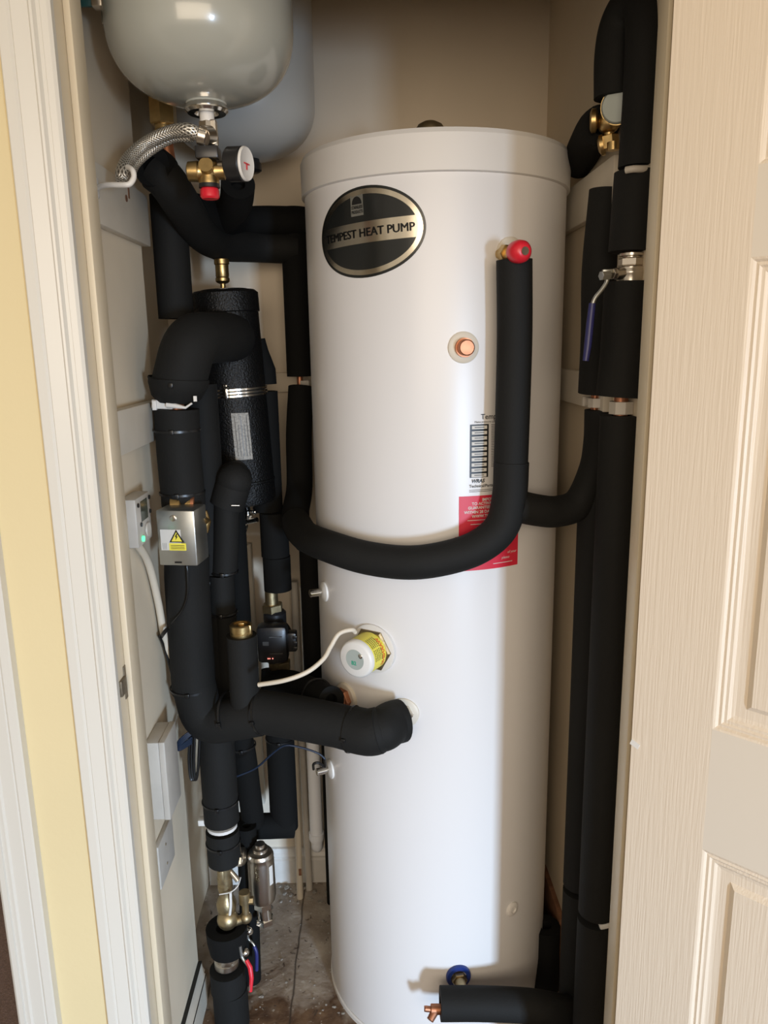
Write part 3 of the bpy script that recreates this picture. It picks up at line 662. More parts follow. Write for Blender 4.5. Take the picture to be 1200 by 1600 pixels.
# wall bracket of front vessel
b = MB(); q = PX(148, 10, LW); 
t = thing('vessel_bracket', 'dark green strap bracket fixing the front vessel to left wall', 'bracket', (LW, 1.33, 1.95))
z_ = P(150, 36, 1.36).z
xa, xb2, xc2 = P(133, 20, 1.30).x, P(149, 20, 1.30).x, P(165, 20, 1.30).x
b = MB(); bx(b, LW, LW+.004, 1.26, 1.34, z_, z_+.12, .001); bx(b, LW, xb2, 1.298, 1.304, z_, z_+.12, .001); obj('strap_plate', b, 'teal', t)
b = MB(); bx(b, xb2-.003, xc2, 1.292, 1.312, z_-.002, z_+.10, .002); cyl(b, ((xb2+xc2)/2+.004, 1.302, z_-.022), ((xb2+xc2)/2+.004, 1.302, z_), .0035); obj('clamp', b, 'nickel', t)

# braided hose, elbow, multibloc valve
ex = vx+.002; ec = V((ex+.002, vy, P(318, 212, vy).z))
t = thing('braided_hose', 'braided steel hose from vessel bottom to hook on left wall', 'hose', ec)
hp = catmull([P(312, 211, vy-.018), P(292, 203, vy-.022), P(262, 208, vy-.012), P(228, 225, vy-.01), P(203, 247, vy-.03), P(192, 268, vy-.055), P(192, 284, vy-.06)], 10)
b = MB(); sweep(b, hp, .0105, 24); obj('hose_braid', b, 'braid', t)
hp2 = catmull([P(300, 214, vy-.01), P(270, 216, vy), P(240, 232, vy+.0), P(212, 256, vy-.02), P(203, 280, vy-.045)], 10)
b = MB(); sweep(b, hp2, .0075, 20); obj('hose_return_braid', b, 'braid', t)
b = MB(); cyl(b, P(322, 215, vy-.016), P(309, 211, vy-.018), .0135, bev=.001); cyl(b, P(328, 213, vy-.004), P(316, 213, vy-.018), .016); obj('hose_ferrule', b, 'nickel', t)
b = MB(); box(b, (ex+.004, vy, ec.z+.004), (.022, .020, .036), None, .002); hexn(b, (ex, vy, ec.z+.002), (ex, vy, ec.z+.020), .014); cyl(b, (ex, vy, ec.z-.012), (ex+.0, vy, ec.z-.038), .009); 
solo('vessel_elbow', b, 'nickel', 'nickel elbow fitting directly under front vessel flange', 'fitting')
b = MB(); sweep(b, catmull([(ex-.014, vy-.006, ec.z-.006), (ex-.010, vy-.010, ec.z-.020), (ex, vy-.012, ec.z-.027), (ex+.012, vy-.010, ec.z-.020), (ex+.015, vy-.006, ec.z-.004)], 5), .0025, 8); solo('spring_clip', b, 'chrome', 'thin wire clip hanging round the elbow under vessel', 'clip')
hk = PX(200, 280, LW+.02)
b = MB(); z_ = P(190, 287, vy-.08).z; w0 = V((LW+.019, vy-.04, z_)); sweep(b, catmull([w0, V((-.395, vy-.07, z_)), P(193, 289, vy-.085), P(203, 287, vy-.085), P(209, 277, vy-.08), P(207, 266, vy-.075), P(200, 261, vy-.06)], 6), .0042, 12); box(b, w0+V((.001, 0, .003)), (.006, .02, .03), None, .002)
solo('hose_hook', b, 'white', 'white plastic hook holding the braided hose on batten', 'hook')
# multibloc valve
vc = P(322, 268, vy); 
t = thing('safety_valve', 'brass safety valve with red knob under the front vessel', 'valve', vc)
b = MB(); lathe(b, [(.011, -.030), (.015, -.028), (.016, -.012), (.0145, -.010), (.0145, .0), (.016, .004), (.013, .012), (.013, .030)], vc, (1, 0, 0), 28)
lathe(b, [(.012, .018), (.016, .012), (.0135, 0), (.0165, -.014), (.0165, -.019)], vc+V((.004, 0, 0)), (0, 0, 1), 28); sphere(b, vc+V((.004, 0, 0)), .017, 10)
cyl(b, vc+V((.004, 0, 0)), vc+V((.004, -.022, .006)), .0115)
obj('valve_body', b, 'brass', t)
b = MB(); box(b, vc+V((.006, -.004, .0255)), (.036, .034, .019), None, .002); obj('black_block', b, 'pumpm', t)
b = MB(); lathe(b, [(.0165, 0), (.017, -.006), (.014, -.007)], vc+V((.004, 0, -.019)), (0, 0, 1), 28); obj('black_collar', b, 'pumpm', t)
b = MB(); c0 = vc+V((.004, 0, -.026)); lathe(b, [(.014, 0), (.0155, -.003), (.0155, -.013), (.013, -.016), (.0001, -.016)], c0, (0, 0, 1), 10); obj('red_knob', b, 'red', t)
gc = P(358, 257, vy-.012); ga = V((.93, -.30, -.04)).normalized()
t = thing('pressure_gauge', 'round black pressure gauge beside the brass safety valve', 'gauge', gc)
b = MB(); lathe(b, [(.0245, 0), (.0262, .002), (.0262, .025), (.0245, .027)], gc, ga, 40); g_ = obj('case', b, 'pumpm', t)
b = MB(); lathe(b, [(.0245, .0), (.0258, .001), (.0258, .003), (.0245, .005), (.023, .004), (.0001, .003)], gc+ga*.027, ga, 40); d_ = obj('dial', b, 'white', t)
b = MB(); a_, u_, w2 = frame(ga); q = gc+ga*.0312; rm = Matrix((ga, w2, u_)).transposed(); box(b, q, (.001, .002, .018), rm); box(b, q+w2*.004, (.001, .01, .003), rm); obj('red_needle', b, 'red', d_)
b = MB(); cyl(b, gc-ga*.018, gc, .006); obj('stem', b, 'nickel', t)
# brass coupling behind and copper tail
cb = P(256, 185, 1.55)
t = thing('brass_coupling', 'large dull brass coupling with copper tail left of vessel', 'fitting', cb)
b = MB(); hexn(b, P(253, 150, 1.55), P(256, 196, 1.55), .025); cyl(b, P(256, 194, 1.55), P(257, 205, 1.55), .017); cyl(b, P(257, 203, 1.55), P(258, 214, 1.55), .019, bev=.002); obj('coupling_nut', b, 'brass', t)
b = MB(); sweep(b, fillet([P(258, 205, 1.55), P(262, 240, 1.55), P(266, 262, 1.55), P(240, 272, 1.555)], .02), .0125, 20); obj('copper_tail', b, 'copper', t)

# ================================================================ left hand pipework
g = 'foam covered pipes in the left corner'
# upper stacked horizontals
run('upper thick black foam pipe crossing back wall below the rear vessel', [(catmull([P(372, 287, 1.60), P(368, 318, 1.66), P(352, 340, 1.76), P(372, 346, 1.86), P(420, 345, 1.90), P(474, 346, 1.92)], 6), .033)], g, base=P(474, 346, 1.92), mt='foam_shaded')
sl = catmull([P(243, 268, 1.52), P(262, 285, 1.52), P(288, 325, 1.58), P(312, 362, 1.68), P(345, 381, 1.80), P(400, 385, 1.90), P(462, 388, 1.93)], 6)
run('sloping black foam pipe from brass coupling down to back wall', [(sl, .036)], g, base=sl[-1], mt='foam')
b0 = catmull([P(230, 250, 1.535), P(238, 256, 1.53), P(246, 262, 1.52)], 4)
ub = P(321, 325, 1.70)
run('short black foam piece joining the two pipes under red knob', [(catmull([P(300, 330, 1.64), P(330, 338, 1.72), P(352, 345, 1.80)], 5), .036)], g, base=P(352, 345, 1.80), mt='foam_shaded')
c = P(241, 262, 1.50); b = MB(); lathe(b, [(.016, -.03), (.036, -.03), (.037, .0), (.034, .012), (.016, .012)], c, (P(241, 262, 1.50)-P(262, 275, 1.56)), 28, ring=True)
solo('foam_collar', b, 'foam_shaded', 'open black foam collar around copper pipe behind braided hose', 'foam collar')
# vertical I
xi = P(270, 420, 1.66).x; run('straight black foam pipe hanging at far left, cut off above the big elbow',
    [(vp(xi, 1.66, P(268, 305, 1.66).z, 1.75, P(272, 498, 1.66).z), .036)], g, base=(xi, 1.66, 1.6))
# F vertical left of tank
xf = P(463, 450, 1.93).x
zf = P(463, 588, 1.93).z; zf2 = P(463, 604, 1.93).z
run('black foam pipe behind tank left edge, above the small copper joint', [(vp(xf, 1.93, P(460, 325, 1.93).z, 1.7, zf), .0315)], g, copper=[(vp(xf, 1.93, zf+.02, zf2-.02), .0075)], base=(xf, 1.93, zf), mt='foam_shaded')
clip((xf+.012, 1.93, (zf+zf2)/2-.004), (0, 1, 0), 'tiny white clip at copper joint beside tank left edge', .020, .012)
zl = P(468, 800, 1.85).z
run('black foam pipe left of the tank dropping into the loop elbow', [(catmull([V((xf+.005, 1.90, zf2)), P(467, 680, 1.87), P(468, 760, 1.83), P(462, 800, 1.74), P(466, 826, 1.68), P(480, 842, 1.62)], 6), .0315)], g, base=P(480, 842, 1.62), mt='foam_shaded')
xg = P(489, 950, 1.80).x
xg = P(488, 950, 1.85).x; xg2 = P(513, 1180, 1.93).x
run('long black foam pipe down to the floor behind tank left edge', [(vp(xg, 1.85, P(485, 850, 1.85).z, .8, P(490, 1100, 1.85).z), .0275), (vp(xg2, 1.93, P(510, 1090, 1.93).z, .3, .0), .0185)], g, base=(xg2, 1.93, 0), mt='foam_shaded')

# black header cylinder
h0, h1 = P(350, 455, 1.78), P(384, 785, 1.78)
ax = (h0-h1).normalized(); HL = (h0-h1).length; hr = .0715
t = thing('buffer_cylinder', 'textured black buffer cylinder with data sticker behind left pipes', 'tank', h1)
b = MB(); lathe(b, [(hr-.012, 0), (hr-.002, .004), (hr, .012), (hr, .05), (hr+.002, .052), (hr+.002, .056), (hr, .058), (hr, HL-.048), (hr+.003, HL-.046), (hr+.003, HL-.006), (hr-.004, HL), (0.0001, HL)], h1, ax, 56); obj('cylinder_jacket', b, 'headerm', t)
b = MB(); lathe(b, [(hr-.02, HL), (hr-.02, HL+.003), (0.0001, HL+.003)], h1, ax, 40); obj('top_disc', b, 'tape', t)
ck = P(366, 612, 1.78); k = (ck-h1).dot(ax)
b = MB()
for o_ in (-.007, .0, .007): lathe(b, [(hr, o_-.0032), (hr+.0045, o_-.002), (hr+.0045, o_+.002), (hr, o_+.0032)], h1+ax*k, ax, 56, ring=True)
box(b, P(353, 612, 1.78-hr-.004), (.008, .012, .030), None, .001); cyl(b, P(350, 606, 1.78-hr-.012), P(358, 606, 1.78-hr-.012), .003); obj('pipe_band', b, 'chrome', t)
u_ = V((1, 0, 0)); 
def hm(x, z, off=.0012):
    th = x/hr; base = h1+ax*z; fr = V((0, -1, 0)); return base+fr*math.cos(th)*(hr+off)+V((1, 0, 0))*math.sin(th)*(hr+off)
kz0, kz1 = (P(378, 717, 1.72)-h1).dot(ax), (P(378, 644, 1.72)-h1).dot(ax)
b = MB(); xs = [-.0 + .038*i/6 for i in range(7)]; vs = [hm(x, z) for x in xs for z in (kz0, kz1)]; b.add(vs, [(2*i, 2*i+2, 2*i+3, 2*i+1) for i in range(6)]); sk = obj('data_sticker', b, 'paper_g', t)
b = MB()
for i in range(5):
    x = .006+i*.0065; b.add([hm(x, kz0+.008, .0016), hm(x+.0012, kz0+.008, .0016), hm(x+.0012, kz1-.006-.02*(i % 2), .0016), hm(x, kz1-.006-.02*(i % 2), .0016)], [(0, 1, 2, 3)])
obj('sticker_print', b, 'black', sk)
dc = P(387, 800, 1.765)
b = MB(); cyl(b, h1+V((0, 0, .0)), dc-V((0, 0, .01)), .008); cyl(b, P(376, 800, 1.755), P(398, 800, 1.755), .004); cyl(b, P(387, 798, 1.755), P(387, 818, 1.755), .008, bev=.001); hexn(b, P(387, 804, 1.755), P(387, 810, 1.755), .012); cyl(b, P(388, 815, 1.75), P(402, 812, 1.74), .006); cyl(b, P(383, 820, 1.745), P(379, 835, 1.735), .0075)
sphere(b, P(376, 801, 1.755), .006, 6); sphere(b, P(398, 800, 1.755), .006, 6); obj('drain_tap', b, 'chrome', t)
# air vent on top
c0 = P(350, 451, 1.78)
t = thing('air_vent', 'slim brass automatic air vent standing on the black buffer cylinder', 'air vent', c0)
b = MB(); z_ = c0.z; c0 = V((P(348, 440, 1.78).x, 1.78, z_)); lathe(b, [(.006, -.004), (.006, .010), (.012, .012), (.0155, .016), (.0155, .022), (.0135, .024), (.0145, .026), (.0145, .050), (.0165, .052), (.0165, .062), (.012, .064), (.0001, .064)], c0, (0, 0, 1), 32); obj('vent_body', b, 'brass', t)

# pipe A: big elbow, down, box, down, sweeps to the tank
YA = 1.50; ra_ = .047
e_path = fillet([P(362, 528, 1.725), P(352, 527, 1.66), P(296, 530, 1.505), P(279, 602, YA)], [0, .05, .075, 0], 8)
w0 = [P(279, 596, YA), P(277, 604, YA), P(276, 620, YA), P(276, 629, YA)]
A_up = [P(276, 639, YA), P(277, 660, YA), P(279, 700, YA), P(283, 745, YA), P(286, 772, YA), P(287, 790, YA)]
t = run('large black foam elbow pipe from buffer cylinder down to the metal box', [(e_path, .051), ([P(279, 592, YA)]+w0, [.0575, .057, .0545, .047, .036]), (A_up, .0425)], g,
        copper=[([P(276, 625, YA), P(276, 645, YA)], .014), ([P(287, 785, YA), P(288, 805, YA)], .0145)], base=A_up[-1],
        ties=[(P(278, 600, YA), (P(275, 640, YA)-P(280, 590, YA)), .0525), (P(277, 672, YA), (0, 0, 1), .0433), (P(285, 769, YA), (0, 0, 1), .0433)])
b = MB(); sphere(b, P(343, 523, 1.685), .050, 14); obj('elbow_end_foam', b, 'foam', t)
b = MB(); q = P(258, 632, YA-.02); box(b, P(254, 632, YA-.02), (.040, .010, .017), Matrix.Rotation(R(4), 3, 'Y'), .002); box(b, P(243, 633, YA-.02), (.008, .02, .018), None, .001)
sweep(b, [P(262, 632, YA-.03), P(290, 637, YA-.04), P(300, 630, YA-.04)], [.007, .0025, .002], 10)
solo('pipe_clip', b, 'white', 'white clip on chipped batten end gripping the large elbow pipe', 'pipe clip', 'white plastic pipe clips')
b = MB(); box(b, P(305, 623, YA-.045), (.006, .003, .010)); solo('tie_tail', b, 'white', 'tiny white tie tail on the big elbow pipe', 'tie')
A_lo = [P(292, 868, YA), P(292, 900, YA), P(297, 990, YA), P(303, 1080, YA)]
corner = fillet([P(303, 1070, YA), P(318, 1132, YA-.005), P(405, 1116, YA-.035)], [0, .075, 0], 10)
tee = [P(358, 1114, YA-.02), P(412, 1112, YA-.04)]
hz = [P(403, 1111, YA-.035), P(470, 1122, 1.435), P(530, 1134, 1.40), P(552, 1140, 1.39)]
pt = TS(634, 1114); nt_ = NRM(628, 1114)
eb = fillet([P(549, 1139, 1.39), P(598, 1147, 1.36), P(607, 1141, 1.375)], [0, .03, 0], 7)
eb = catmull([P(549, 1139, 1.39), P(575, 1144, 1.375), P(592, 1141, 1.372)], 6)
e2 = catmull([P(588, 1142, 1.372), P(600, 1138, 1.378), P(612, 1130, 1.40), pt+nt_*.034], 5)
t = run('large black foam pipe dropping from metal box and turning right to tank', [(A_lo, .0445), (corner, .0445), (hz, [.0445]*2+[.043]*2), (eb, .045), (e2, [.041]*3+[.043]*(len(e2)-3))], g,
        copper=[([P(288, 790, YA), P(292, 880, YA)], .0145)], base=corner[-1],
        ties=[(P(301, 1072, YA), (P(303, 1090, YA)-P(300, 1060, YA)), .0452), (P(357, 1114, YA-.02), tee[1]-tee[0], .0452), (P(408, 1112, YA-.036), tee[1]-tee[0], .0452), (P(550, 1139, 1.392), (1, -.35, -.03), .0455)])
b = MB(); sphere(b, P(584, 1143, 1.375), .0455, 14); obj('elbow_knuckle_foam', b, 'foam', t)
s, p, n = seal(632, 1113, .031); s.name = 'port_seal'
b = MB(); hexn(b, p+n*.003, p+n*.014, .021); cyl(b, p+n*.012, p+n*.022, .018); hexn(b, p+n*.02, p+n*.03, .020); obj('union_nut', b, 'nickel', tank)
s, p, n = seal(541, 1090, .034)
b = MB(); hexn(b, p+n*.003, p+n*.016, .024); cyl(b, p+n*.015, p+n*.034, .019, bev=.002); cyl(b, p+n*.03, p+n*.06, .012); obj('union_nut', b, 'copper', tank)
# tee pot with brass cap
yt = YA-.03; xt = P(380, 1040, yt).x; zt0, zt1 = P(380, 1100, yt).z, P(377, 992, yt).z
t = run('short upright black foam pipe topped by the round brass cap', [(vp(xt, yt, zt0, (zt0+zt1)/2, zt1), .0305)], g, base=(xt, yt, zt0), ties=[])
b = MB(); z_ = zt1; lathe(b, [(.021, -.004), (.0225, .0), (.0225, .006), (.0215, .007), (.0215, .009), (.0225, .010), (.0225, .022), (.020, .024), (.015, .024), (.015, .021), (.0001, .021)], (xt, yt, z_), (0, 0, 1), 36); box(b, (xt+.001, yt, z_+.023), (.012, .005, .005), None, .001); box(b, (xt+.017, yt-.006, z_+.014), (.010, .012, .020), None, .002)
obj('brass_cap', b, 'brass', t)
# lower A
YL = 1.53; xl = P(341, 1200, YL).x
def zl_(py): return P(345, py, YL).z
t = run('black foam pipe below the big corner, down to lower white clip', [(vp(xl, YL, zl_(1125), zl_(1200), zl_(1282)), .0385)], g, base=(xl, YL, zl_(1282)), copper=[(vp(xl, YL, zl_(1275), zl_(1370)), .013)],
        ties=[((xl, YL, zl_(1142)), (0, 0, 1), .0393), ((xl, YL, zl_(1250)), (0, 0, 1), .0393)])
xl2 = P(349, 1320, YL).x
t = run('short black foam piece with tie above the brass filling loop', [(vp(xl2, YL, zl_(1296), zl_(1320), zl_(1345)), .0365)], g, base=(xl2, YL, zl_(1345)), ties=[((xl2, YL, zl_(1315)), (0, 0, 1), .0372)])
b = MB(); zc_ = zl_(1287); box(b, (xl-.040, YL, zc_+.008), (.022, .02, .014), None, .002); lathe(b, [(.012, -.004), (.033, -.006), (.033, .001), (.012, .004)], (xl, YL, zc_-.002), (0, 0, 1), 24, ring=True)
solo('pipe_clip', b, 'white', 'white clip between foam pieces low on the left', 'pipe clip', 'white plastic pipe clips')
# filling loop brasswork
c = V((xl2-.002, YL, zl_(1430)))
t = thing('filling_valve', 'brass filling valve group at lower left between foam pieces', 'valve', c)
zz = lambda py: zl_(py)
b = MB(); cyl(b, (xl2-.001, YL, zz(1348)), (xl2-.002, YL, zz(1385)), .0165, bev=.001); lathe(b, [(.014, 0), (.017, -.003), (.017, -.012), (.0145, -.014), (.0145, -.020), (.017, -.022), (.017, -.034), (.015, -.036), (.015, -.052), (.019, -.06), (.023, -.072), (.021, -.09), (.014, -.1)], (xl2-.002, YL, zz(1368)), (0, 0, 1), 24)
box(b, (xl2-.006, YL-.014, zz(1365)), (.012, .008, .035), None, .002); sphere(b, V((xl2+.0, YL-.008, zz(1432))), .024, 12)
obj('main_body', b, 'brass_dull', t)
b = MB(); s0 = V((xl2+.040, YL, zz(1408))); cyl(b, s0-V((0, 0, .006)), s0+V((0, 0, .022)), .013, bev=.001); cyl(b, s0, s0-V((0, 0, .045)), .008); cyl(b, s0-V((0, 0, .045)), V((xl2+.01, YL-.004, zz(1440))), .010); sphere(b, s0-V((0, 0, .045)), .014, 8); hexn(b, s0+V((.006, 0, 0)), s0+V((.020, 0, 0)), .009); obj('side_branch', b, 'brass_dull', t)
b = MB(); sweep(b, catmull([V((xl2-.012, YL-.02, zz(1388))), V((xl2+.014, YL-.024, zz(1383))), V((xl2+.03, YL-.02, zz(1376))), V((xl2+.034, YL, zz(1372)))], 5), .0013, 8); sweep(b, catmull([V((xl2+.014, YL-.024, zz(1383))), V((xl2+.012, YL-.022, zz(1405))), V((xl2+.008, YL-.02, zz(1420)))], 5), .003, 8); obj('white_tie', b, 'white', t)
b = MB(); sweep(b, [V((xl2+.01, YL, zz(1360))), V((xl2+.03, YL-.01, zz(1372)))], .006, 10); hexn(b, V((xl2+.024, YL, zz(1345))), V((xl2+.040, YL, zz(1345))), .013); obj('lock_nut', b, 'nickel', t)
# collar, valve, bottom piece
t = thing('insulated_pipe', 'wide open black foam collar under the brass filling valve', 'pipe', (xl2, YL, zz(1480)), g)
xc = P(355, 1465, YL).x
b = MB(); sweep(b, vp(xc, YL, zz(1448), zz(1465), zz(1484)), [.047, .046, .041], 32, True, inner=.024); obj('foam_sleeve', b, 'foam_shaded', t)
xv = P(354, 1500, YL).x
t = thing('floor_lever_valve', 'nickel lever valve with red handle near floor at left', 'valve', (xv, YL, zz(1500)))
b = MB(); lathe(b, [(.018, .030), (.026, .028), (.027, .012), (.024, .008), (.024, .0), (.028, -.003), (.028, -.016), (.022, -.02)], (xv, YL, zz(1498)), (0, 0, 1), 24); box(b, (xv+.004, YL-.022, zz(1492)), (.022, .012, .022), None, .003)
cyl(b, (xv, YL-.006, zz(1492)), (xv+.048, YL-.018, zz(1480)), .009); sphere(b, V((xv+.048, YL-.018, zz(1480))), .0095, 8); obj('valve_body', b, 'nickel', t)
b = MB(); hp = [P(375, 1478, 1.50), P(378, 1497, 1.50), P(388, 1508, 1.49), P(393, 1520, 1.48), P(391, 1548, 1.47)]; sweep(b, fillet(hp, .01, 4), .0035, 10); lv = obj('lever', b, 'steel', t)
b = MB(); sweep(b, [P(385, 1500, 1.492), P(391, 1512, 1.485), P(393, 1528, 1.478), P(391.5, 1549, 1.47)], [.0045, .0055, .005, .004], 14); obj('red_grip', b, 'red', lv)
c = P(388, 1457, 1.62)
t = thing('blue_lever_valve', 'small chrome valve with blue lever behind the red one', 'valve', c)
b = MB(); hexn(b, P(380, 1460, 1.62), P(388, 1454, 1.61), .013); cyl(b, P(383, 1458, 1.61), P(391, 1455, 1.60), .008); sphere(b, P(389, 1455, 1.60), .008, 8); obj('valve_body', b, 'chrome', t)
b = MB(); sweep(b, catmull([P(386, 1460, 1.60), P(389, 1468, 1.60), P(396, 1475, 1.595), P(401, 1488, 1.59)], 5), .003, 10); lv = obj('lever', b, 'steel', t)
b = MB(); sweep(b, catmull([P(397, 1478, 1.594), P(401, 1490, 1.59), P(401, 1516, 1.585)], 5), .0045, 12); obj('blue_grip', b, 'bluegrip', lv)
xb = P(359, 1540, YL).x
t = run('lowest black foam piece standing on floorboards at lower left', [(vp(xb-.003, YL, zz(1513), zz(1530), zz(1545)), .0405), (vp(xb, YL, zz(1544), .06, .002), .0405)], g, base=(xb, YL, 0))
# pipes behind A
YB = 1.62; xb_ = P(318, 700, YB).x
run('tall black foam pipe just right of the large elbow pipe', [(vp(xb_, YB, P(318, 600, YB).z, 1.2, P(330, 905, YB).z), .036), (vp(xb_+.002, YB, P(330, 903, YB).z, .9, P(335, 1080, YB).z), .036)], g, base=(xb_, YB, P(335, 1080, YB).z),
    ties=[((xb_, YB, P(330, 903, YB).z), (0, 0, 1), .0368)])
cl = fillet([P(372, 748, 1.70), P(366, 752, 1.62), P(356, 792, 1.60), P(355, 895, 1.60)], [0, .035, .03, 0], 7)
cl = [P(355, 775, 1.60), P(354, 800, 1.60), P(353, 850, 1.60), P(351, 893, 1.60)]
el = fillet([P(366, 745, 1.71), P(367, 750, 1.60), P(354, 790, 1.60)], [0, .05, 0], 8)
t = run('black foam pipe with pointed elbow entering the buffer cylinder', [(el, .037), (cl, .0275)], g, base=cl[-1], ties=[(P(351, 893, 1.60), (0, 0, 1), .0282)])
b = MB(); sphere(b, P(366, 752, 1.60), .0375, 12); obj('elbow_knuckle_foam', b, 'foam', t)
b = MB(); sweep(b, [P(350, 779, 1.585), P(362, 790, 1.56), P(374, 790, 1.565)], .0015, 6); obj('cable_tie', b, 'chrome', t)
run('lower foam piece with two ties beneath the pointed elbow', [([P(345, 897, 1.60), P(347, 950, 1.60), P(349, 958, 1.60)], .0285), ([P(350, 960, 1.61), P(352, 1010, 1.61), P(356, 1085, 1.61)], .027)], g, base=P(356, 1085, 1.61), ties=[(P(349, 956, 1.60), (0, 0, 1), .0292)], mt='foam')
xd = P(368, 850, 1.72).x
run('slim dark foam pipe in shadow behind the pointed elbow pipe', [(vp(xd, 1.72, P(366, 790, 1.72).z, 1.0, P(378, 1100, 1.72).z), .026)], g, base=(xd, 1.72, .7), mt='foam_shaded')
# E right of header
YE = 1.80; xe = P(421, 750, YE).x
run('black foam pipe right of buffer cylinder ending above the pump',
    [([P(402, 530, YE+.03), P(405, 548, YE+.03), P(410, 578, YE+.03), P(411, 600, YE+.03)], [.018, .021, .031, .032]),
     (vp(P(411, 640, YE+.02).x, YE+.02, P(415, 612, YE).z, 1.3, P(420, 800, YE).z), .036), (vp(xe+.006, YE, P(420, 800, YE).z, 1.1, P(424, 868, YE).z), .034), (vp(xe+.008, YE, P(424, 869, YE).z, 1.0, P(424, 921, YE).z), .0335)], g, base=(xe, YE, 1.0), mt='foam_shaded')
# pump
pc_ = P(430, 992, YE-.01)
t = thing('circulation_pump', 'black circulation pump between brass unions left of the tank', 'pump', pc_)
b = MB(); zp = lambda py: P(428, py, YE).z
cyl(b, (pc_.x-.006, YE, zp(920)), (pc_.x-.006, YE, zp(944)), .016); hexn(b, (pc_.x-.005, YE, zp(943)), (pc_.x-.004, YE, zp(956)), .026); obj('union', b, 'brass_dull', t)
b = MB(); cyl(b, (pc_.x, YE, zp(1030)), (pc_.x+.002, YE, zp(1046)), .022); hexn(b, (pc_.x+.01, YE-.01, zp(1030)), (pc_.x+.01, YE-.01, zp(1046)), .026)
obj('union', b, 'brass_dull', t)
b = MB(); lathe(b, [(.030, -.01), (.040, .0), (.041, .035), (.036, .045), (.0001, .045)], (pc_.x, YE+.0, pc_.z), (-.05, -1, 0), 40); cyl(b, (pc_.x, YE, zp(953)), (pc_.x, YE, zp(1034)), .028, bev=.006); obj('volute', b, 'pumpm', t)
b = MB(); box(b, (pc_.x, YE-.058, pc_.z), (.074, .045, .094), None, .012); hd = obj('motor_head', b, 'pumpm', t)
b = MB(); box(b, (pc_.x-.014, YE-.081, pc_.z+.006), (.014, .002, .010)); box(b, (pc_.x+.01, YE-.081, pc_.z+.022), (.03, .002, .003)); box(b, (pc_.x+.01, YE-.081, pc_.z-.020), (.03, .002, .002)); obj('faceplate_marks', b, 'dimprint', hd)
b = MB(); 
for dx_ in (-.010, -.006, .001): box(b, (pc_.x+dx_, YE-.0815, pc_.z-.032), (.0022, .002, .0022))
obj('display_leds', b, 'ledr', hd)
b = MB(); box(b, (pc_.x+.046, YE-.05, pc_.z+.0), (.022, .03, .048), None, .004)
for k_ in range(3): box(b, (pc_.x+.054, YE-.066, pc_.z+.014-k_*.014), (.010, .004, .008), None, .001)
obj('power_plug', b, 'pumpm', t)
po = fillet([P(434, 1044, YE), P(436, 1080, YE), P(470, 1082, 1.68)], [0, .04, 0], 7)
p_t = TS(541, 1090); n_t = NRM(541, 1090)
po2 = catmull([P(430, 1068, 1.78), P(455, 1070, 1.70), P(485, 1082, 1.56), P(518, 1094, 1.465)], 6)
run('black foam pipe under the pump reaching tank copper fitting', [(catmull([P(431, 1046, YE), P(430, 1075, YE-.01), P(428, 1110, YE)], 5), .036), (po2[:15], .034), (po2[13:], [.031, .032, .031]+[.029]*(len(po2[13:])-3))], g, base=P(430, 1110, YE), mt='foam_shaded', ties=[(po2[14], po2[15]-po2[13], .0345)])
# lower back pipes
YQ = 1.80; xq = P(440, 1200, YQ).x
run('black foam pipe standing below the main horizontal pipe near white waste pipe', [(vp(xq, YQ, P(438, 1110, YQ).z, .5, P(440, 1292, YQ).z), .036)], g, base=(xq, YQ, .3), mt='foam_shaded', ties=[((xq, YQ, P(438, 1152, YQ).z), (0, 0, 1), .0365)])
hq = [P(372, 1290, 1.76), P(400, 1291, 1.78), P(459, 1289, 1.80)]
run('low horizontal black foam pipe above the nickel filter', [(hq, .0325)], g, base=hq[1], mt='foam_shaded')
sq = catmull([P(372, 1130, 1.66), P(382, 1180, 1.66), P(390, 1240, 1.68), P(396, 1285, 1.70)], 6)
run('slanting black foam pipe behind the lower left pipe', [(sq, .0275)], g, base=sq[-1], mt='foam_shaded', ties=[(P(380, 1165, 1.66), (.1, 0, -1), .029)])
kq = [P(352, 1300, 1.66), P(366, 1330, 1.66), P(373, 1400, 1.66), P(392, 1505, 1.66)]
run('dark foam pipe behind brass filling valve reaching floor', [([P(385, 1290, 1.66), P(389, 1400, 1.66), V((P(395, 1500, 1.66).x-.006, 1.66, 0.0))], .024)], g, base=(P(395, 1500, 1.66).x, 1.66, 0), mt='foam_shaded')
# filter
fc0 = P(404, 1330, 1.62); fc1 = P(412, 1395, 1.62); fa = (fc1-fc0).normalized()
fa = V((0, 0, -1)); 
t = thing('inline_filter', 'brushed nickel cylindrical filter housing at lower left', 'filter', P(412, 1430, 1.62))
b = MB(); fx = V((fc0.x+.004, 1.62, P(404, 1325, 1.62).z)); L_ = fx.z-P(408, 1408, 1.62).z
lathe(b, [(.012, -.012), (.012, -.004), (.018, -.002), (.018, .006), (.028, .010), (.031, .016), (.0315, .020), (.0305, .022), (.0315, .030), (.0325, L_-.02), (.030, L_-.008), (.018, L_), (.0001, L_)], fx, fa, 40); fb = obj('housing', b, 'nickel', t)
b = MB()
def fmap(x, z): th = x/.032-.2; return V((fx.x+.0327*math.sin(th), fx.y-.0327*math.cos(th), z))
vs, fs = txt('FILTER', .011, .0002)
b.add([V((fx.x+.0327*math.sin((y)/.032-.25), fx.y-.0329*math.cos((y)/.032-.25), fx.z-.034-x)) for x, y, _ in vs], fs); obj('embossed_lettering', b, 'chrome', fb)
b = MB()
vs = []
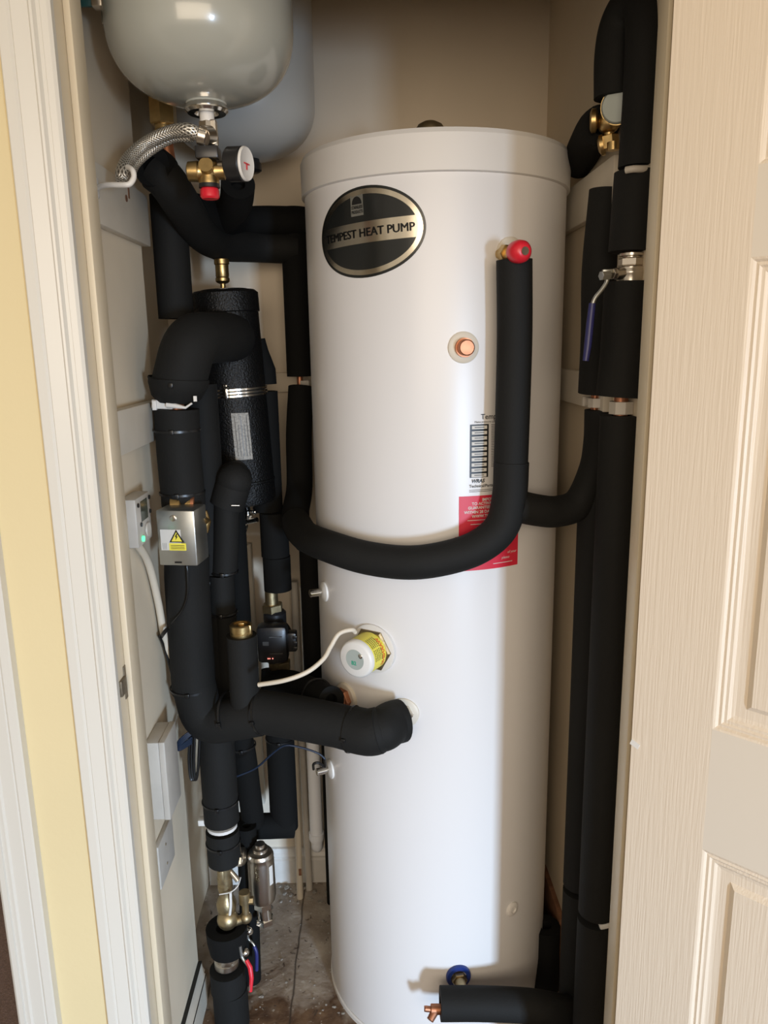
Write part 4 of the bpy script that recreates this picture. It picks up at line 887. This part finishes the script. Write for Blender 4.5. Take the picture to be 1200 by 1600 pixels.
for i in range(5):
    th = .75+.35*i/4
    for z in (fx.z-.035, fx.z-.085): vs.append(V((fx.x+.0329*math.sin(th), fx.y-.0329*math.cos(th), z)))
b.add(vs, [(2*i, 2*i+2, 2*i+3, 2*i+1) for i in range(4)]); obj('side_label', b, 'paper', fb)
b = MB(); q = fx+fa*L_; hexn(b, q-V((0, 0, -.002)), q+V((0, 0, -.016)), .023); cyl(b, q+V((0, 0, -.014)), q+V((.002, 0, -.046)), .0175, bev=.001); hexn(b, q+V((.002, 0, -.044)), q+V((.002, 0, -.060)), .022); cyl(b, q+V((.012, -.004, -.022)), q+V((.020, -.006, -.012)), .006); obj('bottom_connection', b, 'chrome', t)
b = MB(); q = fx+V((-.032, -.004, -.018)); lathe(b, [(.012, 0), (.020, .006), (.021, .012), (.014, .018), (.012, .026), (.016, .028), (.016, .036)], q, (-1, 0, 0), 28); hexn(b, q+V((-.020, 0, 0)), q+V((-.028, 0, 0)), .019); cyl(b, q+V((-.016, 0, .012)), q+V((-.016, 0, .040)), .003); obj('side_union', b, 'nickel', t)

# waste pipes by the tank
xw = P(490.5, 1200, 1.93).x; zj = P(492, 1300, 1.93).z
t = thing('waste_pipe', 'white plastic waste pipe standing left of the tank', 'pipe', (xw, 1.93, zj-.03))
b = MB(); cyl(b, (xw, 1.93, P(490, 1302, 1.93).z), (xw, 1.93, .95), .0185, n=36); sweep(b, fillet([V((xw, 1.93, zj)), V((xw, 1.93, zj-.055)), V((xw, 2.03, zj-.075))], .03), .0165, 20); obj('pipe', b, 'upvc', t)
b = MB(); lathe(b, [(.019, 0), (.0215, -.001), (.0215, -.018), (.017, -.030), (.0001, -.032)], (xw, 1.93, zj), (0, 0, 1), 36); obj('socket', b, 'upvc', t)
b = MB(); pth = catmull([P(457, 1100, 1.955), P(461, 1180, 1.955), P(464, 1260, 1.955), P(467, 1340, 1.95), P(468.5, 1392, 1.95)], 6); pth[-1] = V((pth[-1].x, pth[-1].y, 0)); sweep(b, pth, .0095, 16); t = solo('conduit', b, 'cable', 'thin cream conduit running down to floorboards near waste pipe', 'conduit')
b = MB(); cc = pth[-5]; box(b, cc+V((.003, -.0095, 0)), (.008, .002, .022), None, .0008); obj('worn_patch', b, 'wood', t)
b = MB(); sweep(b, [V((xw-.032, 1.985, .001)), V((xw-.036, 1.985, .5)), V((xw-.038, 1.985, .95))], .010, 14); solo('conduit', b, 'wplas', 'slim pale conduit against back wall beside waste pipe', 'conduit')

# ================================================================ electrics
# junction box on valve
c = P(278, 842, 1.40)
t = thing('actuator_box', 'galvanised metal actuator box with yellow electrical warning label', 'electrical box', c)
bw_ = (P(313, 840, 1.40).x-P(246, 840, 1.40).x); bh_ = P(278, 798, 1.40).z-P(278, 884, 1.40).z; cc = V(((P(313, 840, 1.40).x+P(246, 840, 1.40).x)/2, 1.40+.032, (P(278, 798, 1.40).z+P(278, 884, 1.40).z)/2))
rz = Matrix.Rotation(R(-8), 3, 'Z')
bw2 = bw_*.93
b = MB(); box(b, cc, (bw2, .064, bh_), rz, .0025); cv = obj('cover', b, 'steel', t)
def bm_(x, z, off=.0008): return cc+rz@V((x-.003, -.032-off, z-.009))
b = MB(); b.add([bm_(-.028, -.014), bm_(.012+.0, -.014), bm_(.012, .026), bm_(-.028, .026)], [(0, 1, 2, 3)]); lb = obj('white_label', b, 'paper', cv)
b = MB(); b.add([bm_(-.026, -.014), bm_(.020, -.014), bm_(.020, .0255), bm_(-.026, .0255)], [(0, 1, 2, 3)]); 
b = MB(); b.add([bm_(-.012, -.014, .0012), bm_(.021, -.014, .0012), bm_(.021, .0, .0012), bm_(-.012, .0, .0012)], [(0, 1, 2, 3)]); b.add([bm_(-.007, .0035, .0018), bm_(.014, .0035, .0018), bm_(.0035, .0215, .0018)], [(0, 1, 2)]); obj('yellow_print', b, 'ylab', lb)
b = MB(); b.add([bm_(-.011, .0015, .0014), bm_(.018, .0015, .0014), bm_(.0035, .0262, .0014)], [(0, 1, 2)])
bolt = [(.004, .019), (.0005, .012), (.003, .0125), (.0015, .006), (.0065, .0135), (.004, .0132), (.006, .019)]
b.add([bm_(x, z, .0022) for x, z in bolt], [tuple(range(len(bolt)))])
for k_ in range(3): b.add([bm_(-.009, -.004-k_*.003, .0016), bm_(.018, -.004-k_*.003, .0016), bm_(.018, -.0049-k_*.003, .0016), bm_(-.009, -.0049-k_*.003, .0016)], [(0, 1, 2, 3)])
for k_ in range(3): b.add([bm_(-.024+.003*k_, -.012, .0016), bm_(-.0235+.003*k_, -.012, .0016), bm_(-.0235+.003*k_, .0, .0016), bm_(-.024+.003*k_, .0, .0016)], [(0, 1, 2, 3)])
obj('warning_symbol_print', b, 'black', lb)
b = MB(); q = bm_(-.001, bh_/2-.005, 0); lathe(b, [(.006, 0), (.006, .002), (.004, .0028), (.0001, .0028)], q, rz@V((0, -1, 0)), 20); obj('cover_screw', b, 'nickel', cv)
b = MB(); b.add([bm_(-.004, -bh_/2+.014), bm_(.010, -bh_/2+.014), bm_(.010, -bh_/2+.017), bm_(-.004, -bh_/2+.017)], [(0, 1, 2, 3)]); obj('slot', b, 'black', cv)
b = MB(); lathe(b, [(.016, 0), (.022, .003), (.022, .020), (.016, .024)], P(268, 790, 1.475), (1, .0, .08), 24); cyl(b, P(268, 790, 1.475), P(303, 787, 1.475), .016); sweep(b, [P(316, 800, 1.47), P(322, 815, 1.47), P(318, 830, 1.47)], .010, 12); cyl(b, P(314, 812, 1.46), P(320, 806, 1.46), .014)
obj('valve_body', b, 'brass', t)
b = MB(); cyl(b, P(300, 787, 1.475), P(305, 787, 1.475), .0165); obj('valve_nut', b, 'copper', t)
b = MB(); sweep(b, catmull([P(292, 884, 1.44), P(293, 895, 1.44), P(293, 930, 1.445), P(284, 955, 1.45), P(268, 975, 1.45)], 5), .0016, 8); solo('actuator_wire', b, 'tape', 'thin black wire hanging below the metal actuator box', 'wire')
# thermostat
fx_ = -.41
ca, cb_, cc_, cd = PX(210, 783, fx_), PX(232, 766, fx_), PX(239, 835, fx_), PX(219, 859, fx_)
ya, yb = (ca.y+cd.y)/2, (cb_.y+cc_.y)/2; za, zb = (ca.z+cb_.z)/2, (cc_.z+cd.z)/2
t = thing('room_thermostat', 'white programmable thermostat with small screen on the left wall', 'thermostat', (LW, (ya+yb)/2, zb))
b = MB(); bx(b, LW, fx_, ya, yb, zb, za, .003); th = obj('housing', b, 'wplas', t)
def tm(s, v): return V((fx_+.0006, ya+(yb-ya)*s, za+(zb-za)*v))
b = MB(); b.add([tm(.30, .10), tm(.78, .10), tm(.78, .52), tm(.30, .52)], [(0, 1, 2, 3)]); obj('screen', b, 'lcd', th)
b = MB(); 
for s_, v_ in ((.24, .56), (.92, .42), (.92, .12), (.12, .14)): lathe(b, [(.004, 0), (.004, .002), (.0001, .002)], tm(s_, v_), (1, 0, 0), 12)
obj('button', b, 'black', th)
b = MB(); lathe(b, [(.014, 0), (.013, .003), (.0001, .003)], tm(.66, .76), (1, 0, 0), 24); obj('dial_cover', b, 'wplas', th)
b = MB(); lathe(b, [(.0055, 0), (.0055, .003), (.0001, .004)], tm(.26, .86), (1, 0, 0), 14); obj('green_light', b, 'led', th)
b = MB(); pth = catmull([V((LW+.012, (ya+yb)/2, zb)), PX(232, 880, LW+.012), PX(247, 940, LW+.012), PX(256, 990, LW+.014), PX(268, 1030, LW+.02)], 6); sweep(b, pth, .0075, 14)
solo('thermostat_cable', b, 'cable', 'cream cable hanging down left wall from the thermostat', 'cable')
b = MB(); sweep(b, catmull([PX(251, 997, LW+.004), PX(256, 989, LW+.024), PX(262, 982, LW+.03)], 4), .004, 10); sweep(b, catmull([PX(249, 994, LW+.01), PX(258, 1015, LW+.012), PX(268, 1050, LW+.02), PX(278, 1085, LW+.03), PX(290, 1108, LW+.05)], 6), .003, 10)
solo('black_lead', b, 'tape', 'black lead clipped to left wall below the thermostat cable', 'cable')
# boxes lower on the wall
fx2 = -.402
p1, p2, p3, p4 = PX(257, 1161, fx2), PX(274, 1127, fx2), PX(271, 1277, fx2), PX(257, 1281, fx2)
y0_, y1_ = p1.y, p2.y; zt_, zb_ = (p1.z+p2.z)/2, (p3.z+p4.z)/2-.01
t = thing('junction_box', 'plain white junction box on left wall above the socket plate', 'junction box', (LW, (y0_+y1_)/2, zb_))
b = MB(); bx(b, LW, fx2-.012, y0_, y1_, zb_, zt_, .002); obj('back_box', b, 'wplas', t)
b = MB(); bx(b, fx2-.012, fx2, y0_-.001, y1_+.001, zb_-.001, zt_+.001, .002); obj('lid', b, 'wplas', t)
fx3 = LW+.010
q1, q2, q3, q4 = PX(248, 1318, fx3), PX(269, 1277, fx3), PX(274, 1337, fx3), PX(252, 1392, fx3)
y0_, y1_, zt_, zb_ = (q1.y+q4.y)/2, (q2.y+q3.y)/2, (q1.z+q2.z)/2, (q3.z+q4.z)/2
t = thing('socket_plate', 'grey-white socket plate low on left wall beside door lining', 'socket', (LW, (y0_+y1_)/2, zb_))
b = MB(); bx(b, LW, fx3, y0_, y1_, zb_, zt_, .002); pl = obj('plate', b, 'wplas', t)
b = MB()
for s_, v_ in ((.45, .28), (.45, .74)): lathe(b, [(.0028, 0), (.0028, .001), (.0001, .001)], V((fx3, y0_+(y1_-y0_)*s_, zt_+(zb_-zt_)*v_)), (1, 0, 0), 10)
obj('screw', b, 'brass_dull', pl)
# blue wires
b = MB(); sweep(b, catmull([P(508, 1186, 1.54), P(497, 1177, 1.54), P(470, 1168, 1.54), P(445, 1165, 1.54), P(425, 1178, 1.55), P(400, 1200, 1.56), P(368, 1214, 1.56)], 8), .0022, 10)
t = solo('sensor_wire', b, 'navy', 'thin blue sensor wire curving from lower sensor pocket', 'wire')
b = MB(); sweep(b, catmull([P(507, 1186, 1.54), P(508, 1198, 1.56), P(498, 1192, 1.55), P(490, 1194, 1.55), P(490, 1202, 1.56)], 5), .003, 10); obj('wire_sleeve', b, 'tape', t)
b = MB()
for k_ in range(4):
    sweep(b, catmull([P(316, 1140-k_*2, 1.49), P(296, 1144+k_*2, 1.48), P(279, 1158+k_*3, 1.475), P(281, 1166+k_*2, 1.48), P(300, 1152+k_*3, 1.485)], 6), .0022, 8)
t = solo('coiled_sensor_wire', b, 'navy', 'bundle of coiled blue wire tucked at the left wall', 'wire')
b = MB()
for k_ in range(3): sweep(b, catmull([P(296+k_*4, 1150, 1.50), P(295+k_*4, 1190, 1.50), P(299+k_*3, 1218, 1.50), P(309, 1205, 1.50), P(312, 1150, 1.50)], 6), .003, 8)
obj('hanging_loop', b, 'tape', t)
# strike plate in the lining
t = thing('strike_plate', 'worn metal strike plate let into the left door lining', 'strike plate', PX(197, 1068, -.386))
def sy(px, py): return PX(px, py, -.386)
b = MB(); bx(b, -.387, -.3845, sy(193, 1060).y, sy(206, 1060).y, sy(198, 1090).z, sy(198, 1034).z, .0004); bx(b, -.389, -.382, sy(186, 1070).y, sy(195, 1070).y, sy(190, 1087).z, sy(190, 1060).z, .001); obj('plate', b, 'strike', t)
b = MB(); bx(b, -.3846, -.3838, sy(197.5, 1060).y, sy(202, 1060).y, sy(198, 1079).z, sy(198, 1051).z); obj('latch_slot', b, 'black', t)
# floor board gap + rubble
for i, (px, py, s_) in enumerate([(448, 1388, .010), (492, 1395, .009), (500, 1410, .006), (455, 1400, .007), (408, 1558, .005), (380, 1583, .006), (440, 1500, .004), (505, 1440, .005)]+[(random.uniform(435, 512), random.uniform(1382, 1412), random.uniform(.003, .008)) for _ in range(16)]+[(random.uniform(400, 540), random.uniform(1430, 1590), random.uniform(.002, .004)) for _ in range(14)]):
    p = PZ(px, py, 0); b = MB(); bm = bmesh.new(); bmesh.ops.create_icosphere(bm, subdivisions=2, radius=s_)
    for v in bm.verts: v.co *= random.uniform(.6, 1.25)
    for v in bm.verts: v.co.z *= .45
    ax_ = random.uniform(.6, 1.5)
    for v in bm.verts: v.co.x *= ax_
    bm.verts.index_update(); b.add([v.co+p+V((0, 0, s_*.4)) for v in bm.verts], [[v.index for v in f.verts] for f in bm.faces]); bm.free()
    near = py < 1425
    solo('plaster_crumb', b, 'plaster', 'small crumb of plaster on floorboards along the back skirting' if near else 'tiny plaster crumb on the open stained floorboards left of tank', 'debris', 'plaster crumbs by the back skirting' if near else 'plaster crumbs on the open floor', ang=5)
b = MB()
sb = b
